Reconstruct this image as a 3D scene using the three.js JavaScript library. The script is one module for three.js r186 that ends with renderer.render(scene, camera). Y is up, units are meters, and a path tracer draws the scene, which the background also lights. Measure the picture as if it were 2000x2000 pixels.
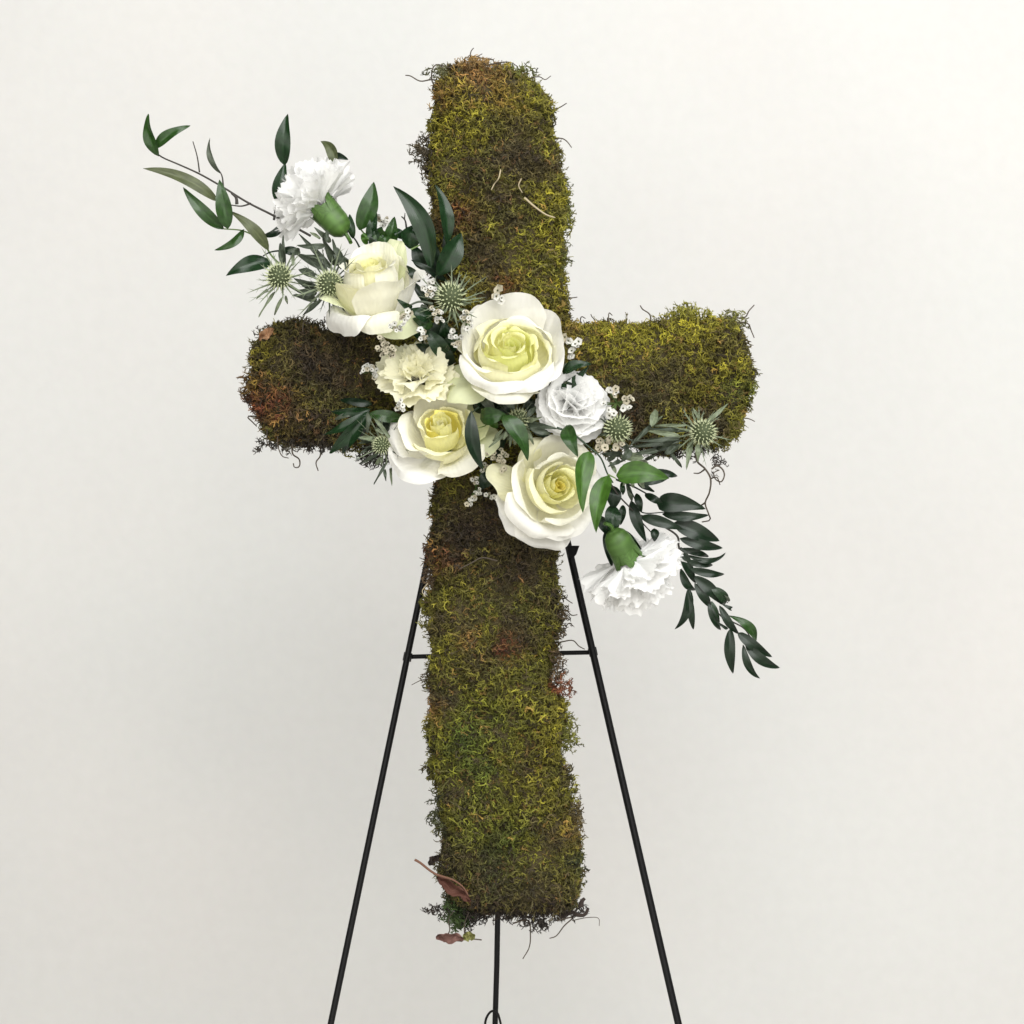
import * as THREE from 'three';
import { ImprovedNoise } from 'three/addons/math/ImprovedNoise.js';
import { mergeGeometries } from 'three/addons/utils/BufferGeometryUtils.js';
import { RectAreaLightUniformsLib } from 'three/addons/lights/RectAreaLightUniformsLib.js';

// ---------------------------------------------------------------- camera, light, exposure
const CAM_H = 1.0, CAM_D = 2.0;
const scene = new THREE.Scene();
const camera = new THREE.PerspectiveCamera(2 * Math.atan(0.45 / CAM_D) * 180 / Math.PI, 1, 0.1, 30);
camera.position.set(0, CAM_H, CAM_D);
camera.lookAt(0, CAM_H, 0);
const renderer = new THREE.WebGLRenderer({ antialias: true });
renderer.setSize(1024, 1024);
renderer.toneMapping = THREE.LinearToneMapping;
renderer.toneMappingExposure = 2.55;
renderer.shadowMap.enabled = true;
RectAreaLightUniformsLib.init();
// the large window high on the right, and an added unseen fill lamp standing in for room bounce
const windowLight = new THREE.RectAreaLight(new THREE.Color(1.0, 1.0, 0.99), 2.48, 3.2, 2.0);
windowLight.name = 'window_light';
windowLight.position.set(0.85, 2.75, 1.95); windowLight.lookAt(0.0, 1.0, 0.0); scene.add(windowLight);
const addedFill = new THREE.RectAreaLight(new THREE.Color(1.0, 0.975, 0.93), 0.92, 4.4, 3.0);
addedFill.name = 'added_fill_light';
addedFill.position.set(-0.3, 1.1, 2.8); addedFill.lookAt(0, 1.0, 0); scene.add(addedFill);

// ---------------------------------------------------------------- helpers
function rng(seed) { let a = seed >>> 0; return () => { a = (a + 0x6D2B79F5) | 0; let t = Math.imul(a ^ (a >>> 15), 1 | a); t = (t + Math.imul(t ^ (t >>> 7), 61 | t)) ^ t; return ((t ^ (t >>> 14)) >>> 0) / 4294967296; }; }
const V3 = THREE.Vector3, perlin = new ImprovedNoise();
const noise = (x, y, z) => perlin.noise(x + 31.7, y + 17.3, z + 5.1);
const lerp = (a, b, t) => a + (b - a) * t, clamp = (x, a = 0, b = 1) => Math.min(b, Math.max(a, x));
const sstep = (a, b, x) => { const t = clamp((x - a) / (b - a)); return t * t * (3 - 2 * t); };
const MM = 0.001;
const px = (n, z = 0) => n * 0.00045 * (CAM_D - z) / CAM_D;                   // size of n photograph pixels at depth z
const at = (x, y, z = 0) => new V3((x - 1000) * px(1, z), CAM_H + (1000 - y) * px(1, z), z);
const view = (ox, oy, s) => { const f = (x, y) => [ox + x / s, oy + y / s]; f.s = s; return f; };
const used = {};
const numbered = (n) => { const k = used[n] = (used[n] ?? -1) + 1; return k ? n + '_' + String(k).padStart(3, '0') : n; };
function tag(o, label, category, group) { o.userData.label = label; o.userData.category = category; if (group) o.userData.group = group; return o; }
function thing(name, label, category, pos = new V3(), group) { const g = new THREE.Group(); g.name = numbered(name); g.position.copy(pos); scene.add(g); return tag(g, label, category, group); }
function mesh(name, geo, mat, parent) { const m = new THREE.Mesh(geo, mat); m.name = name; m.castShadow = m.receiveShadow = true; parent.add(m); return m; }
function struct(name, geo, mat) { const m = mesh(name, geo, mat, scene); m.userData.kind = 'structure'; return m; }
function grid(nu, nv, f) {                                                   // open sheet: f(u 0..1, v 0..1) -> Vector3
  const pos = [], uv = [], idx = [];
  for (let j = 0; j <= nv; j++) for (let i = 0; i <= nu; i++) { const p = f(i / nu, j / nv); pos.push(p.x, p.y, p.z); uv.push(i / nu, j / nv); }
  for (let j = 0; j < nv; j++) for (let i = 0; i < nu; i++) { const a = j * (nu + 1) + i, b = a + 1, c = a + nu + 1, d = c + 1; idx.push(a, b, d, a, d, c); }
  const g = new THREE.BufferGeometry();
  g.setAttribute('position', new THREE.Float32BufferAttribute(pos, 3)); g.setAttribute('uv', new THREE.Float32BufferAttribute(uv, 2));
  g.setIndex(idx); g.computeVertexNormals(); return g;
}
function tube(pts, r0, r1, seg = 10, sides = 5) {                           // tapered tube through points, closed by its taper
  const c = pts.length > 2 ? new THREE.CatmullRomCurve3(pts) : new THREE.LineCurve3(pts[0], pts[1]);
  const fr = c.computeFrenetFrames(seg, false), pos = [], uv = [], idx = [];
  for (let j = 0; j <= seg; j++) {
    const p = c.getPointAt(j / seg), r = lerp(r0, r1, j / seg);
    for (let i = 0; i <= sides; i++) { const a = i / sides * 2 * Math.PI, q = p.clone().addScaledVector(fr.normals[j], r * Math.cos(a)).addScaledVector(fr.binormals[j], r * Math.sin(a)); pos.push(q.x, q.y, q.z); uv.push(i / sides, j / seg); }
  }
  for (let j = 0; j < seg; j++) for (let i = 0; i < sides; i++) { const a = j * (sides + 1) + i, b = a + 1, d = a + sides + 1, e = d + 1; idx.push(a, d, b, b, d, e); }
  for (const [j, flip] of [[0, false], [seg, true]]) {
    const p = c.getPointAt(j / seg), k = pos.length / 3; pos.push(p.x, p.y, p.z); uv.push(0.5, j / seg);
    for (let i = 0; i < sides; i++) { const a = j * (sides + 1) + i; flip ? idx.push(k, a, a + 1) : idx.push(k, a + 1, a); }
  }
  const g = new THREE.BufferGeometry();
  g.setAttribute('position', new THREE.Float32BufferAttribute(pos, 3)); g.setAttribute('uv', new THREE.Float32BufferAttribute(uv, 2));
  g.setIndex(idx); g.computeVertexNormals(); return g;
}
const local = (root) => (p) => p.clone().sub(root.position);
function dataTex(w, h, f, srgb, rep) {
  const d = new Uint8Array(w * h * 4);
  for (let y = 0; y < h; y++) for (let x = 0; x < w; x++) { const c = f(x / w, y / h, x, y), k = (y * w + x) * 4; d[k] = c[0] * 255; d[k + 1] = c[1] * 255; d[k + 2] = c[2] * 255; d[k + 3] = 255; }
  const t = new THREE.DataTexture(d, w, h); t.magFilter = THREE.LinearFilter; t.minFilter = THREE.LinearFilter; t.wrapS = t.wrapT = THREE.RepeatWrapping;
  if (srgb) t.colorSpace = THREE.SRGBColorSpace;
  if (rep) t.repeat.set(...rep);
  t.needsUpdate = true; return t;
}
const fbm = (x, y, z, o = 4) => { let s = 0, a = 0.5, f = 1; for (let i = 0; i < o; i++) { s += a * noise(x * f, y * f, z + i * 7.7); a *= 0.5; f *= 2.03; } return s; };

// ---------------------------------------------------------------- materials
const rgb = (r, g, b) => new THREE.Color().setRGB(r, g, b);
// plaster: a warm white with faint blotches of slightly pinker and yellower paint, and a fine rolled grain
const wallTex = dataTex(512, 512, (u, v) => {
  const b = fbm(u * 5, v * 5, 1, 4), p = fbm(u * 3.1, v * 3.1, 9, 3), g = 0.012 * fbm(u * 90, v * 90, 3, 2);
  return [0.790 + 0.016 * b + 0.008 * p + g, 0.788 + 0.016 * b - 0.004 * p + g, 0.778 + 0.014 * b - 0.006 * p + g].map((c) => clamp(c));
}, true);
const wallBump = dataTex(512, 512, (u, v) => { const h = clamp(0.5 + 0.5 * fbm(u * 60, v * 60, 4, 4) + 0.25 * fbm(u * 8, v * 8, 5, 3)); return [h, h, h]; }, false);
const M = {
  wall: new THREE.MeshStandardMaterial({ map: wallTex, bumpMap: wallBump, bumpScale: 0.0006, roughness: 0.85 }),
  floor: new THREE.MeshStandardMaterial({ color: rgb(0.60, 0.58, 0.54), roughness: 0.6 }),
  steel: new THREE.MeshPhysicalMaterial({ color: rgb(0.003, 0.003, 0.0035), roughness: 0.45, specularIntensity: 0.45,
    bumpMap: dataTex(128, 128, (u, v) => { const h = clamp(0.5 + fbm(u * 30, v * 30, 2, 3)); return [h, h, h]; }, false, [1, 20]), bumpScale: 0.0002 }),
  soil: new THREE.MeshStandardMaterial({ color: rgb(0.092, 0.072, 0.028), roughness: 1, bumpMap: dataTex(128, 128, (u, v) => { const h = clamp(0.5 + 0.8 * fbm(u * 14, v * 14, 6, 4)); return [h, h, h]; }, false, [14, 40]), bumpScale: 0.004 }),
};
const veinTex = (tint) => dataTex(64, 128, (u, v) => {                       // lengthwise parallel veins and a paler midrib
  const rib = Math.exp(-(((u - 0.5) / 0.035) ** 2)), vein = 0.5 + 0.5 * Math.sin(u * 64 + 2 * noise(u * 9, v * 3, 2)), n = noise(u * 6, v * 9, 6);
  const k = 0.76 + 0.08 * vein + 0.30 * n + 0.22 * rib; return [k * tint[0], k * tint[1], k * tint[2]].map((c) => clamp(c));
}, false);
const veins = veinTex([0.85, 0.85, 0.85]);
const leafBump = dataTex(64, 64, (u, v) => { const h = clamp(0.5 + 0.35 * Math.sin(u * 70) + 0.3 * noise(u * 10, v * 14, 1)); return [h, h, h]; }, false);
const leafMat = (c, tr = 0.12, rough = 0.27) => new THREE.MeshPhysicalMaterial({ color: c, map: veins, bumpMap: leafBump, bumpScale: 0.00004, roughness: rough, specularIntensity: 0.7, transmission: tr, thickness: 0, side: THREE.DoubleSide });
const LEAF = {
  dark: leafMat(rgb(0.014, 0.042, 0.014)), deep: leafMat(rgb(0.008, 0.023, 0.009), 0.05, 0.36), mid: leafMat(rgb(0.032, 0.082, 0.018)), bright: leafMat(rgb(0.055, 0.14, 0.014), 0.16, 0.4),
  olive: leafMat(rgb(0.10, 0.12, 0.05), 0.15, 0.5), grey: leafMat(rgb(0.09, 0.11, 0.075), 0.1, 0.55),
};
const petalTex = dataTex(128, 128, (u, v) => {                               // fine lengthwise veining
  const k = 0.965 + 0.012 * Math.sin(u * 90 + 3 * noise(u * 6, v * 3, 1)) * (0.4 + 0.6 * Math.abs(noise(u * 14, v * 6, 3))) + 0.03 * noise(u * 7, v * 9, 2); return [k, k, k].map((c) => clamp(c));
}, false);
const petalBump = dataTex(128, 128, (u, v) => { const h = clamp(0.5 + 0.5 * fbm(u * 6, v * 3.5, 8, 3) + 0.06 * Math.sin(u * 80 + 4 * noise(u * 3, v * 4, 1))); return [h, h, h]; }, false);
const petalMat = (r, g, b, tr = 0.42) => new THREE.MeshPhysicalMaterial({ color: rgb(r, g, b), map: petalTex, bumpMap: petalBump, bumpScale: 0.0011, roughness: 0.75, transmission: tr, thickness: 0, side: THREE.DoubleSide });
const PETAL = {
  white: petalMat(0.93, 0.92, 0.87), ivory: petalMat(0.92, 0.905, 0.77), cream: petalMat(0.90, 0.88, 0.60), lemon: petalMat(0.94, 0.92, 0.50), lime: petalMat(0.91, 0.93, 0.42), gold: petalMat(0.92, 0.83, 0.22), green: petalMat(0.80, 0.84, 0.54),
  carnation: petalMat(0.96, 0.96, 0.95, 0.5), creamCarnation: petalMat(0.90, 0.88, 0.68, 0.35),
};

// ---------------------------------------------------------------- the setting: wall and floor
{
  const w = new THREE.PlaneGeometry(6, 3.4, 1, 1); const uv = w.attributes.uv; for (let i = 0; i < uv.count; i++) uv.setXY(i, uv.getX(i) * 6 / 1.3, uv.getY(i) * 3.4 / 1.3);
  const body = new THREE.BoxGeometry(6, 3.4, 0.12); { const p = body.attributes.position, u = body.attributes.uv; for (let i = 0; i < p.count; i++) u.setXY(i, (p.getX(i) + p.getZ(i)) / 1.3, p.getY(i) / 1.3); }
  const m = struct('wall', body, M.wall); m.position.set(0, 1.69, -0.72); tag(m, 'plain warm white plaster wall behind the moss cross', 'wall');
  const f = struct('floor', new THREE.BoxGeometry(6, 0.1, 4.3), M.floor); f.position.set(0, -0.05, 1.5); tag(f, 'plain floor under the easel', 'floor');
}

// ---------------------------------------------------------------- black wire easel
{
  const root = thing('wire_easel', 'black metal tripod easel standing against the wall and holding up the moss cross', 'easel', new V3(0, 0, -0.1)); const L = local(root);
  const leg = (pts, r) => mesh('leg', tube(pts.map(L), r, r * 1.05, 24, 10), M.steel, root);
  const down = (x0, y0, x1, y1, k) => [x0 + (x1 - x0) * k, y0 + (y1 - y0) * k];
  const la = down(830, 1118, 646, 2000, -0.72), lb = down(830, 1118, 646, 2000, 2.42);
  leg([at(la[0], la[1], -0.085), at(...down(830, 1118, 646, 2000, 0.8), -0.065), at(lb[0], lb[1], -0.04)], px(6.6));
  const ra = down(1110, 1066, 1325, 2000, -0.62), rb = down(1110, 1066, 1325, 2000, 2.34);
  leg([at(ra[0], ra[1], -0.085), at(...down(1110, 1066, 1325, 2000, 0.8), -0.065), at(rb[0], rb[1], -0.04)], px(7.4));
  leg([at(968, 480, -0.095), at(972, 1800, -0.16), at(967, 2000, -0.175), at(958, 2560, -0.205), at(945, 3500, -0.255)].map((p) => new V3(p.x, Math.max(p.y, 0.001), p.z)), px(5.8));
  const brace = mesh('brace', tube([at(795, 1283, -0.081), at(960, 1278, -0.084), at(1163, 1274, -0.081)].map(L), px(4.6), px(4.6), 12, 10), M.steel, root);
  for (const [x, y, tx] of [[796, 1283, 0.2], [1158, 1273, -0.23]]) { const g = new THREE.CylinderGeometry(px(8.8), px(8.8), px(17), 16); const m = mesh('collar', g, M.steel, root); m.position.copy(L(at(x, y, -0.078))); m.rotation.z = -tx * 0.95; }
  // bent shelf hook on the right leg under the lower rose
  const hk = new THREE.Shape(); hk.moveTo(-10, 12); hk.lineTo(14, 12); hk.lineTo(8, -4); hk.lineTo(3, -10); hk.lineTo(-6, -10); hk.closePath();
  const hg = new THREE.ExtrudeGeometry(hk, { depth: 8, bevelEnabled: true, bevelSize: 1, bevelThickness: 1, bevelSegments: 1 }); hg.scale(px(1), px(1), px(1));
  mesh('shelf_hook', hg, M.steel, root).position.copy(L(at(1117, 1078, -0.07)));
  // small wire eye at the foot of the back leg, where the chain hooks in
  mesh('chain_eye', tube([at(946, 2012, -0.165), at(950, 1988, -0.165), at(960, 1975, -0.163), at(970, 1977, -0.160), at(976, 1992, -0.163), at(978, 2012, -0.165), at(962, 2030, -0.165), at(948, 2020, -0.165)].map(L), px(2.6), px(2.6), 32, 7), M.steel, root);
}

// ---------------------------------------------------------------- the moss cross
function barStations(list, t) { for (let i = 1; i < list.length; i++) if (t <= list[i][0] || i === list.length - 1) { const a = list[i - 1], b = list[i], k = clamp((t - a[0]) / (b[0] - a[0])), s = k * k * (3 - 2 * k); return [lerp(a[1], b[1], s), lerp(a[2], b[2], s)]; } }
// [y, left, right] of the upright and [x, top, bottom] of the crossbar, in photograph pixels
const UPRIGHT = [[140, 856, 1050], [180, 852, 1058], [250, 854, 1074], [310, 846, 1090], [380, 846, 1098], [480, 848, 1098], [560, 850, 1092], [620, 850, 1082], [900, 856, 1083], [1000, 855, 1083], [1100, 854, 1082], [1180, 846, 1078], [1260, 848, 1074], [1330, 848, 1072], [1400, 846, 1082], [1440, 848, 1092], [1500, 862, 1098], [1570, 862, 1104], [1640, 866, 1130], [1700, 868, 1130], [1778, 880, 1126]];
const CROSSBAR = [[490, 652, 842], [540, 645, 858], [640, 645, 862], [800, 640, 870], [1000, 645, 870], [1120, 645, 868], [1200, 645, 862], [1280, 640, 866], [1340, 630, 866], [1400, 632, 864], [1452, 632, 858]];
for (const q of UPRIGHT) { q[1] += 10; q[2] -= 10; } for (const q of CROSSBAR) { q[1] += 9; q[2] -= 9; }
UPRIGHT[0][0] += 8; UPRIGHT[UPRIGHT.length - 1][0] -= 6; CROSSBAR[0][0] += 12; CROSSBAR[CROSSBAR.length - 1][0] -= 10;
const HALF_DEPTH = 0.042;
function barGeometry(list, horizontal, seed, ends) {
  const t0 = list[0][0], t1 = list[list.length - 1][0], NV = 120, NU = 56;
  return grid(NU, NV, (u, v) => {
    const k = 0.5 - 0.5 * Math.cos(v * Math.PI), t = lerp(t0, t1, k * 0.6 + v * 0.4), [lo, hi] = barStations(list, t);
    const d = Math.min(t - t0, t1 - t), endR = t - t0 < t1 - t ? ends[0] : ends[1], e = d >= endR ? 1 : Math.pow(Math.max(0, 1 - ((endR - d) / endR) ** 2.6), 1 / 2.6);
    const a = (horizontal ? -1 : 1) * u * 2 * Math.PI, n = 4.6, c = Math.cos(a), s = Math.sin(a), sc = Math.pow(Math.abs(c) ** n + Math.abs(s) ** n, -1 / n);
    const mid = (lo + hi) / 2, half = (hi - lo) / 2 * e, across = c * sc * half, z = s * sc * HALF_DEPTH * e;
    const p = horizontal ? at(t, mid + across, z) : at(mid + across, t, z);
    const q = fbm(p.x * 28 + seed, p.y * 28, p.z * 28, 3) * 0.013 * e; p.x += q * (horizontal ? 0 : c); p.y += q * (horizontal ? -c : 0); p.z += q * s;
    return p;
  });
}
function mossSprig(seed, long) {                                             // one feathery shoot, 1 unit long along +y, curled, with side shoots and tiny leaves
  const r = rng(seed), gs = [], pts = [], n = 9, turns = (0.55 + 0.6 * r()) * (r() < 0.5 ? -1 : 1), rad = long ? 0.10 : 0.20 + 0.12 * r(), p0 = r() * 6.28;
  for (let i = 0; i <= n; i++) { const t = i / n, a = p0 + t * turns * 6.28, q = rad * Math.min(1, t * 2.2); pts.push(new V3(q * Math.cos(a) + (r() - 0.5) * 0.07, -0.05 + t * (0.95 - 0.25 * t * t), q * Math.sin(a) + (r() - 0.5) * 0.07)); }
  gs.push(tube(pts, long ? 0.045 : 0.07, long ? 0.02 : 0.035, 11, 3)); const c = new THREE.CatmullRomCurve3(pts);
  const nb = long ? 3 : 5;
  for (let i = 0; i < nb; i++) {
    const o = c.getPointAt(0.15 + 0.8 * i / nb), td = c.getTangentAt(0.15 + 0.8 * i / nb), side = new V3(r() - 0.5, r() - 0.5, r() - 0.5).cross(td).normalize();
    const l = (0.16 + 0.26 * r()) * (long ? 0.5 : 1), e = o.clone().addScaledVector(side, l * 0.75).addScaledVector(td, l * 0.7), m2 = o.clone().lerp(e, 0.5).addScaledVector(td, -l * 0.22);
    gs.push(tube([o, m2, e], long ? 0.03 : 0.055, 0.022, 3, 3));
  }
  const lp = [], li = [];
  for (let i = 0; i < 14; i++) { const t = r(), o = c.getPointAt(t), td = c.getTangentAt(t), s = new V3(r() - 0.5, r() - 0.5, r() - 0.5).cross(td).normalize(), e = o.clone().addScaledVector(s, 0.14).addScaledVector(td, 0.10), w = td.clone().multiplyScalar(0.04), k = lp.length / 3; for (const q of [o.clone().sub(w), o.clone().add(w), e]) lp.push(q.x, q.y, q.z); li.push(k, k + 1, k + 2); }
  const lg = new THREE.BufferGeometry(); lg.setAttribute('position', new THREE.Float32BufferAttribute(lp, 3)); lg.setAttribute('uv', new THREE.Float32BufferAttribute(new Array(lp.length / 3 * 2).fill(0), 2)); lg.setIndex(li); lg.computeVertexNormals(); gs.push(lg);
  return mergeGeometries(gs);
}
const SPRIGS = [1, 2, 3, 4, 5, 6].map((s) => mossSprig(s * 71, false)), WISPS = [11, 12, 13].map((s) => mossSprig(s * 71, true));
const mossMat = new THREE.MeshStandardMaterial({ color: 0xffffff, roughness: 0.8, side: THREE.DoubleSide });
// moss colour patches; BROWN near the flowers is brown moss plus painted shade: [x, y, radius, r, g, b, strength]
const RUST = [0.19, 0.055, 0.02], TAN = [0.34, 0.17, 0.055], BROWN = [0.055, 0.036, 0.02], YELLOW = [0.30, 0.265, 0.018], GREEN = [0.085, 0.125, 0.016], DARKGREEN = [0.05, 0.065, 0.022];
const PATCHES = [[930, 130, 40, TAN, 1], [870, 190, 25, RUST, .7], [950, 165, 40, TAN, .6], [990, 200, 25, TAN, .6], [1010, 250, 45, BROWN, .6], [1000, 290, 45, BROWN, .5], [820, 300, 30, BROWN, .9], [930, 340, 40, BROWN, .7], [900, 420, 35, RUST, .8], [980, 380, 40, BROWN, .8], [1080, 380, 28, YELLOW, .8], [1075, 470, 30, YELLOW, .8], [1080, 560, 30, YELLOW, .7], [985, 560, 30, RUST, .8], [940, 545, 30, BROWN, .6], [1015, 200, 35, YELLOW, .7], [900, 230, 60, YELLOW, .4],
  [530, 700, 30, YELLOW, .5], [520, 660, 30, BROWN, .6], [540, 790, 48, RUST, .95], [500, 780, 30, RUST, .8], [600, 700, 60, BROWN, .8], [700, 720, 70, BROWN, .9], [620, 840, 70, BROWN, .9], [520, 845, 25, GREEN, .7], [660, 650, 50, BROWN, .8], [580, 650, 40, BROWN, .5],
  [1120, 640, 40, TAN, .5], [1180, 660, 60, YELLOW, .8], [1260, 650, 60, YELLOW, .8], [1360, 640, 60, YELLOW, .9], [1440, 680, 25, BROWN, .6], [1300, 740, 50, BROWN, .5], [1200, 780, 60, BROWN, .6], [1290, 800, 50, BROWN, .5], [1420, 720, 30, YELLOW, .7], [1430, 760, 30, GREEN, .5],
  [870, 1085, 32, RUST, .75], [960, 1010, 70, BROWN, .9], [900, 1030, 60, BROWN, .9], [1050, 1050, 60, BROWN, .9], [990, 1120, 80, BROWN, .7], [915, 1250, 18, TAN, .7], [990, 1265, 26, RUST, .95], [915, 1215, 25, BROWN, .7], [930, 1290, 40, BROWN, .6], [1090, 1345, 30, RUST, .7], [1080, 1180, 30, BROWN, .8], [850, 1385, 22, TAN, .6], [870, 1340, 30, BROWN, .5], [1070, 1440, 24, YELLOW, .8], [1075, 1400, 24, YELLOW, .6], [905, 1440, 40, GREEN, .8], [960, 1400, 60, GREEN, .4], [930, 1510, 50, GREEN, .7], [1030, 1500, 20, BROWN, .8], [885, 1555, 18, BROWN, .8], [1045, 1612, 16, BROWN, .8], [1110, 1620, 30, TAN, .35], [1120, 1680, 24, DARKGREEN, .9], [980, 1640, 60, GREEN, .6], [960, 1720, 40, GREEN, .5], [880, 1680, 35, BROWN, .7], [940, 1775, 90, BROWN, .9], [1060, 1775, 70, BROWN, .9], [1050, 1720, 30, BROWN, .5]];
function mossColor(p, r) {
  const s = px(1, p.z), x = 1000 + p.x / s, y = 1000 - (p.y - CAM_H) / s, c = [0, 0, 0];
  const n1 = fbm(p.x * 22, p.y * 22, p.z * 22, 3), n2 = fbm(p.x * 60 + 9, p.y * 60, p.z * 60, 2);
  const g = clamp(0.5 + 1.1 * n1), y0 = clamp(0.5 + 1.3 * n2);
  for (let i = 0; i < 3; i++) c[i] = lerp(lerp([0.175, 0.150, 0.016][i], GREEN[i], g * 0.55), YELLOW[i], y0 * 0.4);
  const b = sstep(0.16, 0.4, noise(p.x * 34 + 4, p.y * 34, p.z * 34 + 2)); for (let i = 0; i < 3; i++) c[i] = lerp(c[i], BROWN[i], b * 0.75);
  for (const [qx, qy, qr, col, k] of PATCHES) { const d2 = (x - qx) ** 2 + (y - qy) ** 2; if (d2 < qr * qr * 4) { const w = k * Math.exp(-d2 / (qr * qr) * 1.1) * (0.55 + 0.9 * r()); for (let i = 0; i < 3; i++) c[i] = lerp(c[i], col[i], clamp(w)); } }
  const q = r(), br = 0.25 + 1.55 * r() * r() + 0.3 * r(); if (q < 0.10) for (let i = 0; i < 3; i++) c[i] = lerp(c[i], BROWN[i], 0.8); else if (q < 0.15) for (let i = 0; i < 3; i++) c[i] = lerp(c[i], TAN[i], 0.5);
  return rgb(c[0] * br, c[1] * br, c[2] * br);
}
function sampler(geo) {
  const p = geo.attributes.position, ix = geo.index, cum = []; let s = 0; const A = new V3(), B = new V3(), C = new V3();
  for (let i = 0; i < ix.count; i += 3) { A.fromBufferAttribute(p, ix.getX(i)); B.fromBufferAttribute(p, ix.getX(i + 1)); C.fromBufferAttribute(p, ix.getX(i + 2)); s += B.clone().sub(A).cross(C.clone().sub(A)).length() / 2; cum.push(s); }
  return { area: s, pick(r) { let lo = 0, hi = cum.length - 1, x = r() * s; while (lo < hi) { const m = (lo + hi) >> 1; cum[m] < x ? lo = m + 1 : hi = m; } const i = lo * 3; A.fromBufferAttribute(p, ix.getX(i)); B.fromBufferAttribute(p, ix.getX(i + 1)); C.fromBufferAttribute(p, ix.getX(i + 2)); let a = r(), b = r(); if (a + b > 1) { a = 1 - a; b = 1 - b; } const n = B.clone().sub(A).cross(C.clone().sub(A)).normalize(); return [A.clone().addScaledVector(B.clone().sub(A), a).addScaledVector(C.clone().sub(A), b), n]; } };
}
const inUpright = (p) => { const s = px(1, p.z), x = 1000 + p.x / s, y = 1000 - (p.y - CAM_H) / s; if (y < 160 || y > 1760 || Math.abs(p.z) > HALF_DEPTH - 0.003) return false; const [a, b] = barStations(UPRIGHT, y); return x > a + 12 && x < b - 12; };
const inCrossbar = (p) => { const s = px(1, p.z), x = 1000 + p.x / s, y = 1000 - (p.y - CAM_H) / s; if (x < 510 || x > 1440 || Math.abs(p.z) > HALF_DEPTH - 0.003) return false; const [a, b] = barStations(CROSSBAR, x); return y > a + 12 && y < b - 12; };
const up = new V3(0, 1, 0);
function scatterMoss(parent, geos, places) {                                 // places: [position, direction, length, width, color]
  const lists = geos.map(() => []); places.forEach((q, i) => lists[i % geos.length].push(q));
  geos.forEach((g, k) => {
    const m = new THREE.InstancedMesh(g, mossMat, lists[k].length); m.name = 'moss_shoots'; m.userData.kind = 'stuff'; m.castShadow = m.receiveShadow = true;
    const r = rng(900 + k), mt = new THREE.Matrix4(), q1 = new THREE.Quaternion(), q2 = new THREE.Quaternion();
    lists[k].forEach(([p, d, l, w, c], i) => { q1.setFromUnitVectors(up, d); q2.setFromAxisAngle(up, r() * 6.283); mt.compose(p, q1.multiply(q2), new V3(w, l, w)); m.setMatrixAt(i, mt); m.setColorAt(i, c); });
    parent.add(m);
  });
}
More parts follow.
